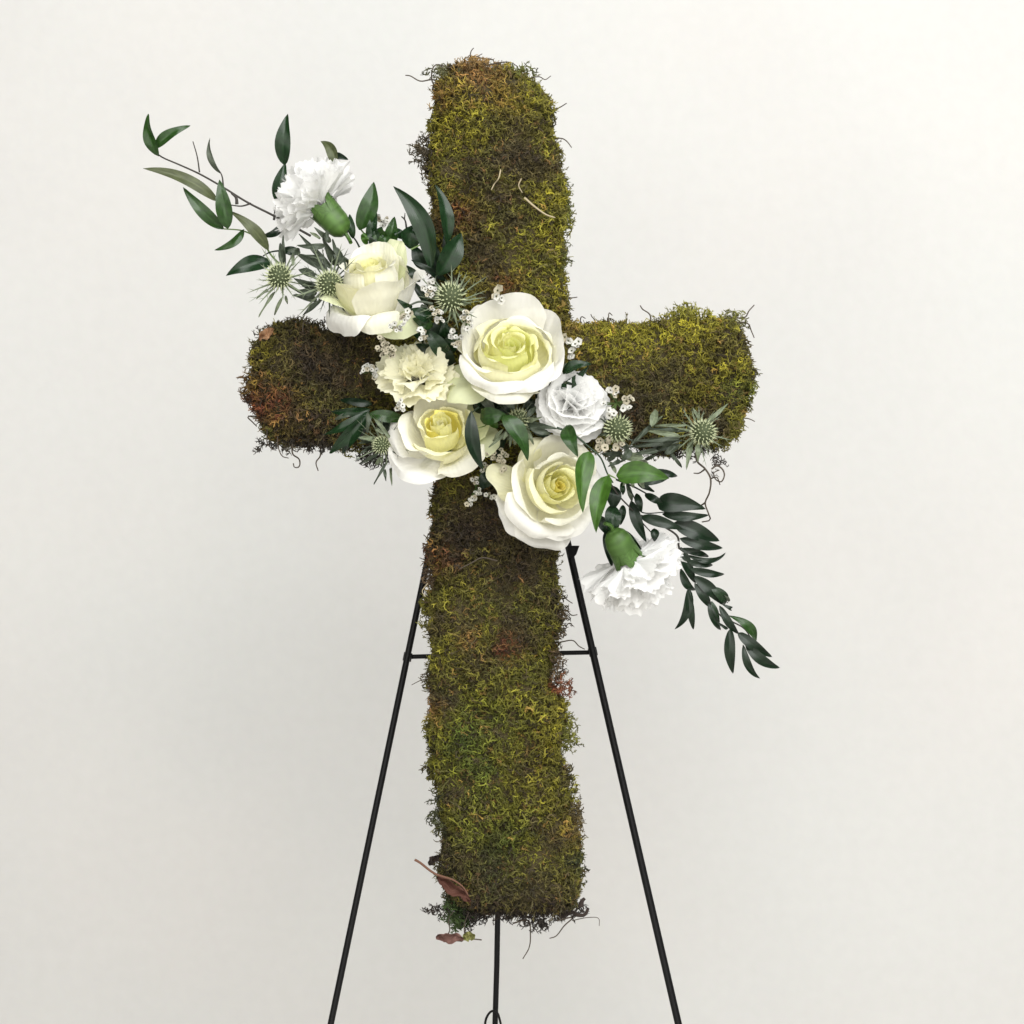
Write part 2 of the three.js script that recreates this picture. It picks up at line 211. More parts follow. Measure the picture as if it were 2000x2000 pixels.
{
  const root = thing('moss_cross', 'large cross covered in green and brown moss, hung on the easel', 'cross', new V3(0, 0, 0));
  for (const [name, list, horiz, other, seed, N] of [['upright', UPRIGHT, false, inCrossbar, 3, 42000], ['crossbar', CROSSBAR, true, inUpright, 8, 23500]]) {
    const core = barGeometry(list, horiz, seed, horiz ? [70, 20] : [44, 26]), part = mesh(name, core, M.soil, root), S = sampler(core), r = rng(seed * 1009), places = [], wisps = [];
    for (let i = 0; i < N; i++) {
      const [p, n] = S.pick(r); if (other(p) || (n.z < -0.3 && r() < 0.75)) continue;
      const gap = fbm(p.x * 46 + 7, p.y * 46, p.z * 46 + 3, 3); if (gap < -0.14 && r() < 0.42) continue;                 // hollows where the dark ground shows
      const t = new V3(r() - 0.5, r() - 0.5, r() - 0.5).cross(n).normalize(), lump = 0.5 + fbm(p.x * 18 + 3, p.y * 18, p.z * 18, 3), out = 0.25 + 0.75 * r();
      const d = n.clone().multiplyScalar(out).addScaledVector(t, 0.9).addScaledVector(up, -0.1).normalize(), l = MM * (4.6 + 4.6 * r() + 4 * clamp(lump));
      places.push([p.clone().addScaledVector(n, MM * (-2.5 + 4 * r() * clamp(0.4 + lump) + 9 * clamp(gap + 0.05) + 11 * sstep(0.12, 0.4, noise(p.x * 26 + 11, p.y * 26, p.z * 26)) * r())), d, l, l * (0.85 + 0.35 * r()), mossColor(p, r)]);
    }
    for (let i = 0; i < N / 26; i++) {                                        // long stray threads
      const [p, n] = S.pick(r); if (other(p) || n.z < -0.3) continue;
      const t = new V3(r() - 0.5, r() - 0.5, r() - 0.5).cross(n).normalize(), out = r() < 0.35 ? 1.0 : 0.3;
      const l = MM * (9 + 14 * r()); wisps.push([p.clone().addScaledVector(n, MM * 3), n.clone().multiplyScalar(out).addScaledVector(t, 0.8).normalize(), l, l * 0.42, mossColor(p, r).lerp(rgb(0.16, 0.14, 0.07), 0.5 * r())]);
    }
    scatterMoss(part, SPRIGS, places); scatterMoss(part, WISPS, wisps);
  }
  // loose tufts that stand out of the outline: [x, y, radius x, radius y, count, colour]
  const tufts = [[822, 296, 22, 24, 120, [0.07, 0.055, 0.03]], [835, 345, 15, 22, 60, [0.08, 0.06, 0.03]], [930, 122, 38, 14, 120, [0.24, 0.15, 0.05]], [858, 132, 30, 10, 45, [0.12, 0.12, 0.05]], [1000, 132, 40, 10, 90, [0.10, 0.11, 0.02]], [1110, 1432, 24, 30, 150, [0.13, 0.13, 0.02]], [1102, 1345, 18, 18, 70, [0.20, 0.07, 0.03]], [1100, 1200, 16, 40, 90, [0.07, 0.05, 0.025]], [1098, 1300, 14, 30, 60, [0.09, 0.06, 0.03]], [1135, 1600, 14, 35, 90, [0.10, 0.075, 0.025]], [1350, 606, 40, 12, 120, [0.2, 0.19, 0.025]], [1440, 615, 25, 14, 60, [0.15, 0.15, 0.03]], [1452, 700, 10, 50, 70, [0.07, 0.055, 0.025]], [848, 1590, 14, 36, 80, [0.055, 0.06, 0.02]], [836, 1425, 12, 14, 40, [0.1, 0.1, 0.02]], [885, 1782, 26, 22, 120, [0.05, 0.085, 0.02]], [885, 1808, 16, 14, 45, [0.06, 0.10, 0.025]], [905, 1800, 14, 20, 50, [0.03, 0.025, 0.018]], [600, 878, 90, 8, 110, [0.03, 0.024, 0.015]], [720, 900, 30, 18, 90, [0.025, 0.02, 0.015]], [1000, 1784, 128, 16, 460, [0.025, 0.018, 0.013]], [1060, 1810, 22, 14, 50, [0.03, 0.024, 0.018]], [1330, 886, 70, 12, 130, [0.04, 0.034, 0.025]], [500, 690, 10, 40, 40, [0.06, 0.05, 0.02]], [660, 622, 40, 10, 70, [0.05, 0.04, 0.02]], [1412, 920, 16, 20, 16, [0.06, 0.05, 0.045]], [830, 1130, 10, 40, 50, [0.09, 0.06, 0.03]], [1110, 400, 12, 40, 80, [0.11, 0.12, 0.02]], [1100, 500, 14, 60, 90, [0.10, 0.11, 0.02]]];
  const up1 = root.children[0], r = rng(4242), pl = [];
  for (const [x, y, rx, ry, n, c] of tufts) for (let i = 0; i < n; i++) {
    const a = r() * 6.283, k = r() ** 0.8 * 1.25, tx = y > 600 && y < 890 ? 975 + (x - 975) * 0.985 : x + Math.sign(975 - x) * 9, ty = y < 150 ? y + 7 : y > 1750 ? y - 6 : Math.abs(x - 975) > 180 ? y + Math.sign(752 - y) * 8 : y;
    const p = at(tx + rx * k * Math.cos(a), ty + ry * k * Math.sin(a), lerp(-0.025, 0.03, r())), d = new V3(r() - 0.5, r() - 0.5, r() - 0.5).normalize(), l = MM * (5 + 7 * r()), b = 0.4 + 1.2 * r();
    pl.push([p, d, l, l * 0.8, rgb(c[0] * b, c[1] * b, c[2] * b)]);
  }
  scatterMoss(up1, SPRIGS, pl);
  // single curled threads traced by the photograph: pale twig, hanging curls
  const threadMat = new THREE.MeshStandardMaterial({ color: rgb(0.07, 0.055, 0.04), roughness: 0.9 }), paleMat = new THREE.MeshStandardMaterial({ color: rgb(0.36, 0.30, 0.19), roughness: 0.8 });
  const T = view(760, 80, 3.578), U = view(760, 1480, 3.716), O = view(1100, 800, 4.83), S = view(460, 580, 4.83), X = view(1060, 560, 4.2), Y = view(760, 1000, 3.864);
  const thread = (name, f, pts, w, z, mat = threadMat) => { const q = rng(pts[0][0]), w0 = pts.map((p) => f(...p)); if (mat === threadMat) { const [x, y] = w0[0], far = Math.max(Math.abs(x - 975) - 100, 0), v = y < 590 || y > 900; if (!(x > 1300 && y > 900)) w0.unshift(v ? [x + Math.sign(975 - x) * 30, y + 6] : far > 360 ? [x + Math.sign(975 - x) * 30, y] : [x, y + Math.sign(752 - y) * 30]); }
    return mesh(name, tube(w0.map((p) => at(...p, z + (q() - 0.5) * 0.008)), px(w), px(w * 0.6), pts.length * 5, 5), mat, root); };
  thread('twig', T, [[945, 1095], [1020, 1160], [1100, 1215], [1160, 1235]], 2.4, 0.058, paleMat);
  thread('thread', T, [[925, 960], [905, 1010], [930, 1060]], 1.6, 0.058, paleMat);
  thread('thread', T, [[780, 900], [765, 960], [735, 1000], [715, 1040]], 1.6, 0.057, paleMat);
  thread('thread', T, [[300, 270], [215, 280], [150, 245], [115, 240]], 1.8, 0.01);
  thread('thread', T, [[310, 300], [300, 210], [330, 165], [430, 185], [470, 160]], 1.8, 0.015);
  thread('thread', T, [[575, 140], [570, 80], [590, 50]], 1.6, 0); thread('thread', T, [[620, 110], [650, 90]], 1.4, 0);
  thread('thread', T, [[780, 150], [850, 150], [900, 180]], 1.6, 0.01); thread('thread', T, [[1050, 250], [1090, 270], [1130, 245]], 1.4, 0);
  thread('thread', T, [[1180, 470], [1240, 435]], 1.6, 0); thread('thread', T, [[1200, 680], [1240, 700], [1275, 745]], 1.6, 0); thread('thread', T, [[1230, 1780], [1270, 1795], [1315, 1790]], 1.7, 0);
  thread('thread', U, [[1010, 1180], [1025, 1290], [1015, 1380], [970, 1460]], 1.7, 0.02); thread('thread', U, [[1330, 1160], [1270, 1220], [1210, 1295], [1165, 1310]], 1.7, 0.02); thread('thread', U, [[1440, 1160], [1520, 1165], [1525, 1220]], 1.0, 0.0);
  thread('thread', U, [[330, 250], [300, 240], [285, 235]], 1.5, 0); thread('thread', U, [[1310, 300], [1335, 220]], 1.3, 0);
  thread('thread', O, [[1260, 480], [1340, 560], [1390, 650], [1380, 780], [1340, 880], [1370, 980], [1385, 1040], [1310, 1060]], 2.2, 0.03);
  thread('thread', O, [[1400, 560], [1450, 530], [1500, 560], [1520, 620], [1490, 680], [1440, 660], [1420, 600], [1470, 570]], 1.8, 0.03);
  thread('thread', O, [[1340, 560], [1280, 600], [1230, 600]], 1.8, 0.03); thread('thread', O, [[1390, 650], [1450, 640], [1480, 710]], 1.6, 0.03); thread('thread', O, [[1340, 880], [1290, 910]], 2.2, 0.03);
  thread('thread', S, [[540, 1480], [600, 1530], [600, 1600], [555, 1605], [545, 1570]], 1.9, 0.02); thread('thread', S, [[800, 1500], [760, 1560], [780, 1640]], 1.9, 0.02); thread('thread', S, [[400, 1400], [440, 1500], [500, 1520]], 1.5, 0.02); thread('thread', S, [[300, 1380], [350, 1440]], 1.4, 0.02);
  thread('thread', S, [[640, 250], [680, 200], [700, 240], [660, 250]], 1.5, 0.03); thread('thread', S, [[115, 1130], [160, 1180], [200, 1220]], 1.8, 0.01); thread('thread', S, [[130, 480], [150, 540], [155, 580]], 1.6, 0.01);
  thread('thread', X, [[880, 230], [820, 185], [800, 155]], 1.8, 0.01); thread('thread', X, [[1660, 250], [1690, 200], [1735, 150]], 1.8, 0.01); thread('thread', X, [[1680, 300], [1710, 360], [1735, 420]], 1.7, 0.01); thread('thread', X, [[1640, 900], [1690, 905], [1730, 915]], 2.4, 0.01); thread('thread', X, [[540, 250], [545, 215], [570, 235]], 1.5, 0.01); thread('thread', X, [[430, 280], [400, 240], [395, 225]], 1.6, 0.01); thread('thread', X, [[310, 270], [320, 245], [350, 260]], 1.5, 0.01); thread('thread', X, [[1680, 1080], [1740, 1105]], 1.5, 0.01); thread('thread', X, [[1190, 160], [1160, 130]], 2.2, 0.01);
  thread('thread', Y, [[1300, 980], [1390, 970], [1430, 1010], [1475, 1035]], 1.7, 0.0); thread('thread', Y, [[1330, 740], [1380, 780], [1420, 775]], 1.7, 0.0); thread('thread', Y, [[1300, 620], [1340, 660], [1385, 690]], 1.5, 0.0); thread('thread', Y, [[290, 1260], [240, 1270], [170, 1305]], 1.2, 0.0); thread('thread', Y, [[290, 540], [250, 600], [275, 640]], 1.3, 0.03, paleMat); thread('thread', Y, [[270, 360], [230, 345]], 1.2, 0); thread('thread', Y, [[700, 345], [620, 385], [530, 430]], 1.6, 0.057);
  // dry leaves and bark at the foot
  const dry = new THREE.MeshStandardMaterial({ color: rgb(0.075, 0.024, 0.013), roughness: 0.8, side: THREE.DoubleSide, bumpMap: petalBump, bumpScale: 0.0006 }), dryPink = new THREE.MeshStandardMaterial({ color: rgb(0.15, 0.075, 0.06), roughness: 0.8, side: THREE.DoubleSide, bumpMap: petalBump, bumpScale: 0.0006 }), bark = new THREE.MeshStandardMaterial({ color: rgb(0.03, 0.02, 0.015), roughness: 0.95 });
  const crumple = (a, b, w, z, seed) => { const A = at(...a, z), B = at(...b, z + 0.01), d = B.clone().sub(A), s = new V3(-d.y, d.x, 0).normalize(), r = rng(seed); return grid(8, 14, (u, v) => { const k = px(w) * Math.pow(Math.sin(Math.PI * clamp(v * 0.96 + 0.02)), 0.6) * (1 + 0.35 * noise(v * 7, u * 2, seed)), c = (u - 0.5); return A.clone().addScaledVector(d, v).addScaledVector(s, c * k + px(6) * noise(v * 4, 2, seed)).add(new V3(0, 0, px(26) * (c * c) + px(14) * noise(u * 3, v * 5, seed))); }); };
  const dl = mesh('dry_leaf', crumple(U(345, 865), U(590, 1045), 21, 0.045, 3), dry, root); dl.userData.label = 'rust brown dry leaf';
  mesh('leaf_stalk', tube([[185, 740], [215, 755], [330, 840], [470, 890], [545, 950], [590, 1045]].map((p) => at(...U(...p), 0.052)), px(2.6), px(1.8), 24, 6), new THREE.MeshStandardMaterial({ color: rgb(0.13, 0.06, 0.035), roughness: 0.8 }), root);
  thread('thread', U, [[420, 1310], [440, 1250], [430, 1180], [470, 1110]], 1.4, 0.03); thread('thread', U, [[560, 1300], [545, 1220], [580, 1120]], 1.4, 0.03);
  mesh('dry_leaf', crumple(U(340, 1300), U(540, 1310), 20, 0.03, 7), dryPink, root); mesh('dry_leaf', crumple(U(530, 1300), U(625, 1285), 18, 0.03, 9), new THREE.MeshStandardMaterial({ color: rgb(0.2, 0.2, 0.06), roughness: 0.8, side: THREE.DoubleSide }), root);
  mesh('dry_leaf', crumple(U(290, 780), U(365, 700), 16, 0.02, 12), bark, root); mesh('dry_leaf', crumple(S(220, 400), S(370, 320), 18, 0.045, 14), new THREE.MeshStandardMaterial({ color: rgb(0.34, 0.19, 0.10), roughness: 0.8, side: THREE.DoubleSide }), root);
  mesh('bark_strip', tube([[1210, 1105], [1260, 1150], [1320, 1120], [1370, 1142], [1420, 1138], [1445, 1090]].map((p) => at(...U(...p), 0.015)), px(5), px(3), 24, 7), bark, root); mesh('bark_strip', tube([[1390, 1080], [1400, 1040], [1420, 1020]].map((p) => at(...U(...p), 0.015)), px(6), px(3), 10, 7), bark, root);
}

// ---------------------------------------------------------------- leaves
const LR = rng(77);
function leafGeo(f, b, t, w, o = {}) {                                       // f: view, b/t: base and tip there, w: width there
  const { bow = 0, zb = 0.06, zt = 0.06, fold = 0.28, arch = 0.006, roll = (LR() - 0.5) * 0.7, wide = 0.42, twist = (LR() - 0.5) * 0.4 } = o;
  const B = at(...f(...b), zb), T = at(...f(...t), zt), d = T.clone().sub(B), len = d.length(), dir = d.clone().normalize(), side = new V3(dir.y, -dir.x, 0).normalize(), nrm = new V3().crossVectors(side, dir).normalize(); if (nrm.z < 0) nrm.negate();
  const W = px(w / f.s) / 2 / Math.max(0.55, Math.cos(roll)), bw = px(bow / f.s), ph = LR() * 6, e = Math.log(0.5) / Math.log(wide);
  return grid(8, 16, (u, v) => {
    const c = u * 2 - 1, k = W * Math.pow(Math.sin(Math.PI * Math.pow(clamp(v, 0.0, 1), e)), 0.85) * (1 - 0.25 * v) * 1.13 + px(0.8) * (v < 0.98 ? 1 : 0.15), a = roll + twist * (v - 0.5);
    const x = c * k, y = Math.abs(c) * k * fold + 0.0006 * Math.sin(v * 9 + c * 2 + ph);
    return B.clone().addScaledVector(d, v).addScaledVector(side, 4 * bw * v * (1 - v)).addScaledVector(nrm, arch * 4 * v * (1 - v)).addScaledVector(side, x * Math.cos(a) - y * Math.sin(a)).addScaledVector(nrm, x * Math.sin(a) + y * Math.cos(a));
  });
}
function spray(name, label, cat, f, stems, leaves, o = {}) {
  const root = thing(name, label, cat, at(...f(...stems[0].p[0]), stems[0].z?.[0] ?? o.z ?? 0.06), o.group), L = root.position.clone().negate();
  const put = (n, g, m) => { g.translate(L.x, L.y, L.z); return mesh(n, g, m, root); };
  for (const s of stems) put('stem', tube(s.p.map((p, i) => at(...f(...p), s.z ? lerp(s.z[0], s.z[1], i / (s.p.length - 1)) : o.z ?? 0.06)), px((s.w ?? 2.4)), px((s.w ?? 2.4) * 0.6), 6 * s.p.length, 6), s.m ?? o.stem ?? LEAF.deep);
  for (const [b, t, w, tone, q] of leaves) put('leaf', leafGeo(f, b, t, w, { zb: o.z ?? 0.06, zt: o.z ?? 0.06, ...q }), LEAF[tone]);
  return root;
}
const A = view(250, 200, 3.22), Bv = view(600, 460, 3.0187), C = view(900, 660, 2.841), K = view(640, 340, 6.0375), Lv = view(500, 440, 6.0375), Mv = view(620, 740, 8.05), N = view(880, 680, 6.0375), O = view(1100, 800, 4.83), P = view(1260, 1000, 5.682), Q = view(880, 560, 8.05), R = view(700, 640, 7.43);
const woody = new THREE.MeshStandardMaterial({ color: rgb(0.03, 0.026, 0.02), roughness: 0.7 }), greenStem = new THREE.MeshStandardMaterial({ color: rgb(0.11, 0.17, 0.05), roughness: 0.6 });

spray('leafy_branch', 'thin dark branch with a pair of green leaves at its far upper left tip', 'branch', A,
  [{ p: [[1150, 840], [915, 712], [750, 628], [600, 535], [450, 450], [330, 395], [215, 345], [180, 320]], z: [0.06, 0.085], w: 2.6, m: woody }, { p: [[450, 440], [435, 340], [408, 245]], z: [0.078, 0.08], w: 1.6, m: woody }, { p: [[600, 535], [590, 460], [560, 410]], z: [0.075, 0.075], w: 1.8, m: woody }, { p: [[775, 635], [715, 652], [640, 645]], z: [0.07, 0.07], w: 1.9, m: woody }, { p: [[685, 640], [680, 600], [650, 570]], z: [0.07, 0.07], w: 3.6, m: woody }],
  [[[195, 340], [128, 72], 66, 'mid', { bow: -22, zb: 0.085, zt: 0.085, roll: 0.5 }], [[165, 290], [392, 146], 62, 'mid', { bow: -12, zb: 0.085, zt: 0.09 }], [[580, 445], [516, 222], 30, 'grey', { bow: -28, zb: 0.075, zt: 0.08 }]], { stem: woody });
spray('leafy_branch', 'drooping sprig of narrow green leaves hanging left below the long thin branch', 'branch', A,
  [{ p: [[1000, 1060], [900, 960], [850, 880], [730, 810], [600, 795]], z: [0.06, 0.075], w: 2.2, m: greenStem }, { p: [[600, 795], [570, 700], [560, 615]], z: [0.075, 0.08], w: 1.4 }, { p: [[1010, 930], [900, 940], [850, 965]], z: [0.06, 0.07], w: 2 }, { p: [[930, 830], [845, 832]], z: [0.06, 0.06], w: 1.6 }],
  [[[565, 622], [95, 415], 68, 'olive', { bow: 38, zb: 0.08, zt: 0.09 }], [[600, 797], [345, 532], 74, 'mid', { bow: -14, zb: 0.075, zt: 0.085 }], [[628, 795], [575, 485], 92, 'mid', { bow: 2, zb: 0.085, zt: 0.09 }], [[885, 930], [640, 685], 66, 'olive', { bow: 22, zb: 0.07, zt: 0.08 }], [[730, 800], [543, 930], 44, 'mid', { bow: -34, zb: 0.075, zt: 0.08 }], [[905, 1010], [615, 1092], 96, 'dark', { bow: 22, zb: 0.06, zt: 0.07 }], [[975, 762], [840, 838], 46, 'deep', { bow: -34, zb: 0.06, zt: 0.06 }], [[1085, 945], [950, 930], 50, 'deep', { zb: 0.06, zt: 0.06 }]]);
spray('leafy_sprig', 'upright stem with two leaves one above the other left of the top white carnation', 'stem', A,
  [{ p: [[918, 740], [930, 660], [940, 610]], z: [0.05, 0.05], w: 2.6, m: woody }, { p: [[940, 610], [965, 480], [982, 385]], z: [0.05, 0.05], w: 1.6, m: greenStem }],
  [[[935, 625], [990, 382], 78, 'dark', { bow: 0, zb: 0.052, zt: 0.055 }], [[985, 395], [1006, 70], 92, 'dark', { bow: -14, zb: 0.052, zt: 0.06, roll: 0.1 }]]);
spray('leafy_sprig', 'short stem with one upright green leaf and small crumpled leaves above the top rose', 'stem', K,
  [{ p: [[420, 960], [330, 780], [250, 690]], z: [0.05, 0.05], w: 2.4 }, { p: [[620, 900], [480, 760], [380, 640]], z: [0.05, 0.055], w: 2.6, m: greenStem }, { p: [[930, 640], [910, 540], [870, 500]], z: [0.05, 0.05], w: 2.2, m: woody }, { p: [[905, 540], [912, 460]], z: [0.05, 0.05], w: 1.5, m: woody }],
  [[[375, 660], [545, 88], 215, 'mid', { bow: 40, zb: 0.058, zt: 0.06, roll: 0.15 }], [[490, 800], [575, 440], 110, 'dark', {}], [[300, 760], [260, 470], 80, 'dark', {}], [[620, 840], [470, 610], 130, 'dark', {}], [[730, 880], [790, 500], 150, 'mid', { fold: 0.6, zb: 0.055 }], [[900, 760], [770, 640], 90, 'dark', {}], [[700, 800], [520, 650], 150, 'mid', { fold: 0.5 }], [[660, 900], [700, 660], 130, 'mid', { fold: 0.5 }], [[560, 830], [640, 620], 120, 'dark', {}], [[420, 790], [480, 700], 90, 'bright', {}], [[470, 830], [400, 720], 60, 'bright', {}], [[520, 860], [560, 700], 80, 'deep', {}]]);
spray('leafy_sprig', 'cluster of broad dark glossy leaves against the moss left of the upper upright', 'stem', K,
  [{ p: [[1330, 1350], [1230, 1130], [1190, 900], [1165, 790]], z: [0.06, 0.065], w: 2.2 }, { p: [[980, 890], [1080, 840], [1170, 790]], z: [0.075, 0.075], w: 1.8, m: greenStem }],
  [[[1215, 1150], [770, 140], 225, 'dark', { bow: 135, zb: 0.07, zt: 0.075, roll: 0.2, wide: 0.5 }], [[1400, 860], [1268, 125], 140, 'dark', { bow: 60, zb: 0.07, zt: 0.07, roll: -0.55, wide: 0.5 }], [[1285, 1200], [1575, 690], 235, 'dark', { bow: 30, zb: 0.075, zt: 0.075, roll: -0.35, wide: 0.5 }], [[960, 880], [1060, 590], 210, 'dark', { bow: -30, zb: 0.065, zt: 0.065 }], [[1140, 1130], [1000, 830], 150, 'deep', { zb: 0.06, zt: 0.06 }], [[1300, 1200], [1250, 780], 120, 'deep', { zb: 0.062, zt: 0.06 }], [[1410, 1000], [1395, 650], 80, 'deep', { zb: 0.06, zt: 0.06 }], [[1090, 1270], [915, 1075], 90, 'deep', { zb: 0.07, zt: 0.07 }], [[1400, 1260], [980, 1010], 70, 'deep', { zb: 0.06, zt: 0.07 }], [[1180, 1560], [990, 1240], 80, 'deep', { zb: 0.06, zt: 0.06 }]]);
spray('leafy_sprig', 'small green leaves tucked between the top rose and the middle rose', 'stem', K,
  [{ p: [[1420, 1930], [1220, 1790], [1100, 1700]], z: [0.07, 0.085], w: 2 }, { p: [[1240, 1530], [1080, 1505], [960, 1550]], z: [0.1, 0.105], w: 2.6, m: LEAF.grey }],
  [[[1230, 1720], [960, 1590], 150, 'dark', { zb: 0.09, zt: 0.095 }], [[985, 1585], [815, 1475], 72, 'dark', { zb: 0.105, zt: 0.115, bow: -10 }], [[1240, 1800], [1000, 1700], 120, 'mid', { zb: 0.088, zt: 0.09 }], [[1420, 1950], [1040, 1720], 150, 'deep', { zb: 0.07, zt: 0.08 }], [[1380, 1960], [1390, 1700], 120, 'dark', { zb: 0.07, zt: 0.08 }], [[1130, 1680], [1140, 1540], 70, 'grey', { zb: 0.085, zt: 0.08 }]]);
spray('leafy_sprig', 'fan of dark glossy narrow leaves over the moss left of the lower left rose', 'stem', Mv,
  [{ p: [[1300, 620], [1000, 560], [820, 540]], z: [0.06, 0.075], w: 2.2 }],
  [[[830, 480], [205, 510], 120, 'dark', { bow: -30, zb: 0.07, zt: 0.065, roll: 0.3 }], [[820, 520], [95, 880], 130, 'dark', { bow: -40, zb: 0.075, zt: 0.068, roll: -0.5 }], [[800, 560], [185, 1170], 190, 'dark', { bow: -20, zb: 0.078, zt: 0.065, roll: 0.35 }], [[790, 600], [400, 1180], 200, 'dark', { bow: 30, zb: 0.08, zt: 0.062, roll: -0.4 }], [[800, 560], [1440, 660], 170, 'mid', { bow: -10, zb: 0.078, zt: 0.07 }], [[790, 530], [780, 860], 60, 'grey', { bow: -10, zb: 0.085, zt: 0.085, roll: 0.8 }], [[780, 620], [640, 960], 120, 'deep', { zb: 0.07, zt: 0.06 }], [[900, 560], [1130, 870], 140, 'deep', { zb: 0.07, zt: 0.06 }], [[1000, 640], [1280, 840], 140, 'deep', { zb: 0.066, zt: 0.06 }], [[620, 520], [270, 640], 70, 'grey', { zb: 0.068, zt: 0.066 }], [[860, 400], [350, 330], 110, 'deep', { zb: 0.065, zt: 0.06 }]]);
spray('single_leaf', 'single dark narrow leaf lying over the right side of the lower left rose', 'leaf', N, [{ p: [[330, 700], [290, 730], [250, 760]], z: [0.115, 0.125], w: 2 }], [[[240, 740], [380, 1435], 150, 'deep', { bow: 48, zb: 0.125, zt: 0.115, roll: 0.15, wide: 0.45 }]]);
spray('leafy_sprig', 'two folded green leaves around the small thistle between the three lower roses', 'stem', N,
  [{ p: [[370, 720], [420, 900], [330, 940]], z: [0.085, 0.10], w: 1.6, m: greenStem }, { p: [[640, 640], [520, 720], [400, 790]], z: [0.08, 0.09], w: 2 }],
  [[[350, 830], [670, 790], 190, 'mid', { zb: 0.098, zt: 0.105, roll: -0.3, bow: -20 }], [[620, 790], [910, 1325], 180, 'mid', { bow: -50, zb: 0.108, zt: 0.105, roll: 0.4, wide: 0.35 }], [[560, 940], [400, 800], 80, 'bright', { zb: 0.095, zt: 0.095 }], [[520, 740], [350, 540], 110, 'grey', { zb: 0.09, zt: 0.08 }], [[700, 760], [520, 620], 140, 'deep', { zb: 0.08, zt: 0.07 }], [[300, 760], [420, 600], 150, 'deep', { zb: 0.07, zt: 0.07 }], [[900, 760], [980, 600], 120, 'deep', { zb: 0.075, zt: 0.07 }], [[1180, 1010], [900, 900], 130, 'deep', { zb: 0.08, zt: 0.08 }]]);
spray('leafy_sprig', 'dark leaves with curled green edges right of the middle rose above the white carnation', 'stem', N,
  [{ p: [[1000, 700], [1150, 560], [1300, 420], [1500, 290]], z: [0.07, 0.08], w: 2.4, m: woody }],
  [[[960, 740], [1640, 200], 150, 'dark', { bow: 40, zb: 0.07, zt: 0.085, roll: -0.4 }], [[1120, 460], [1390, 170], 70, 'grey', { bow: -24, zb: 0.075, zt: 0.085 }], [[1320, 300], [1660, 185], 110, 'dark', { bow: -36, zb: 0.085, zt: 0.09, roll: 0.4 }], [[1010, 600], [1160, 440], 110, 'deep', { zb: 0.07, zt: 0.07 }], [[1050, 830], [1180, 560], 190, 'deep', { zb: 0.066, zt: 0.066 }], [[1330, 400], [1460, 440], 24, 'deep', { zb: 0.13, zt: 0.13 }]]);
spray('leafy_branch', 'arched stem with four bright green leaves over the right side of the lower right rose', 'branch', O,
  [{ p: [[-60, 170], [90, 230], [240, 350], [350, 450], [420, 610], [470, 690]], z: [0.10, 0.105], w: 2.6, m: LEAF.dark }, { p: [[420, 610], [500, 650]], z: [0.105, 0.105], w: 2, m: greenStem }],
  [[[30, 150], [140, 448], 130, 'mid', { bow: 12, zb: 0.112, zt: 0.128, wide: 0.42 }], [[245, 395], [185, 970], 150, 'bright', { bow: 40, zb: 0.118, zt: 0.135, wide: 0.36, roll: 0.35 }], [[425, 622], [312, 1165], 155, 'bright', { bow: 40, zb: 0.112, zt: 0.125, wide: 0.38, roll: -0.3 }], [[500, 620], [1000, 650], 190, 'bright', { bow: -35, zb: 0.105, zt: 0.105, wide: 0.36, roll: 0.15 }]]);
spray('leafy_sprig', 'dark leaves packed between the top rose, the cream carnation and the largest rose', 'stem', Bv,
  [{ p: [[900, 900], [800, 700], [720, 600]], z: [0.06, 0.075], w: 2.4 }],
  [[[830, 720], [690, 540], 90, 'dark', { zb: 0.075, zt: 0.085 }], [[860, 760], [740, 620], 80, 'deep', { zb: 0.07, zt: 0.075 }], [[820, 700], [880, 560], 80, 'dark', { zb: 0.068, zt: 0.07 }], [[780, 700], [640, 640], 70, 'deep', { zb: 0.065, zt: 0.07 }], [[860, 640], [780, 500], 70, 'dark', { zb: 0.065, zt: 0.07 }], [[700, 620], [600, 540], 60, 'dark', { zb: 0.065, zt: 0.075 }]]);
spray('leafy_sprig', 'dark leaves packed in the gap under the largest rose beside the lower left rose', 'stem', Bv,
  [{ p: [[1000, 980], [1080, 1300], [1090, 1480]], z: [0.06, 0.06], w: 2.4 }],
  [[[1000, 980], [880, 880], 90, 'deep', { zb: 0.07, zt: 0.078 }], [[1060, 1010], [980, 890], 80, 'dark', { zb: 0.07, zt: 0.075 }], [[1040, 1000], [1160, 940], 80, 'dark', { zb: 0.068, zt: 0.07 }], [[1090, 1300], [1170, 1200], 70, 'deep', { zb: 0.066, zt: 0.07 }], [[1090, 1400], [1020, 1500], 80, 'deep', { zb: 0.064, zt: 0.064 }], [[1080, 1380], [1150, 1470], 70, 'dark', { zb: 0.064, zt: 0.066 }], [[1060, 1240], [1000, 1180], 60, 'dark', { zb: 0.066, zt: 0.066 }]]);
const o8 = { z: 0.05 };
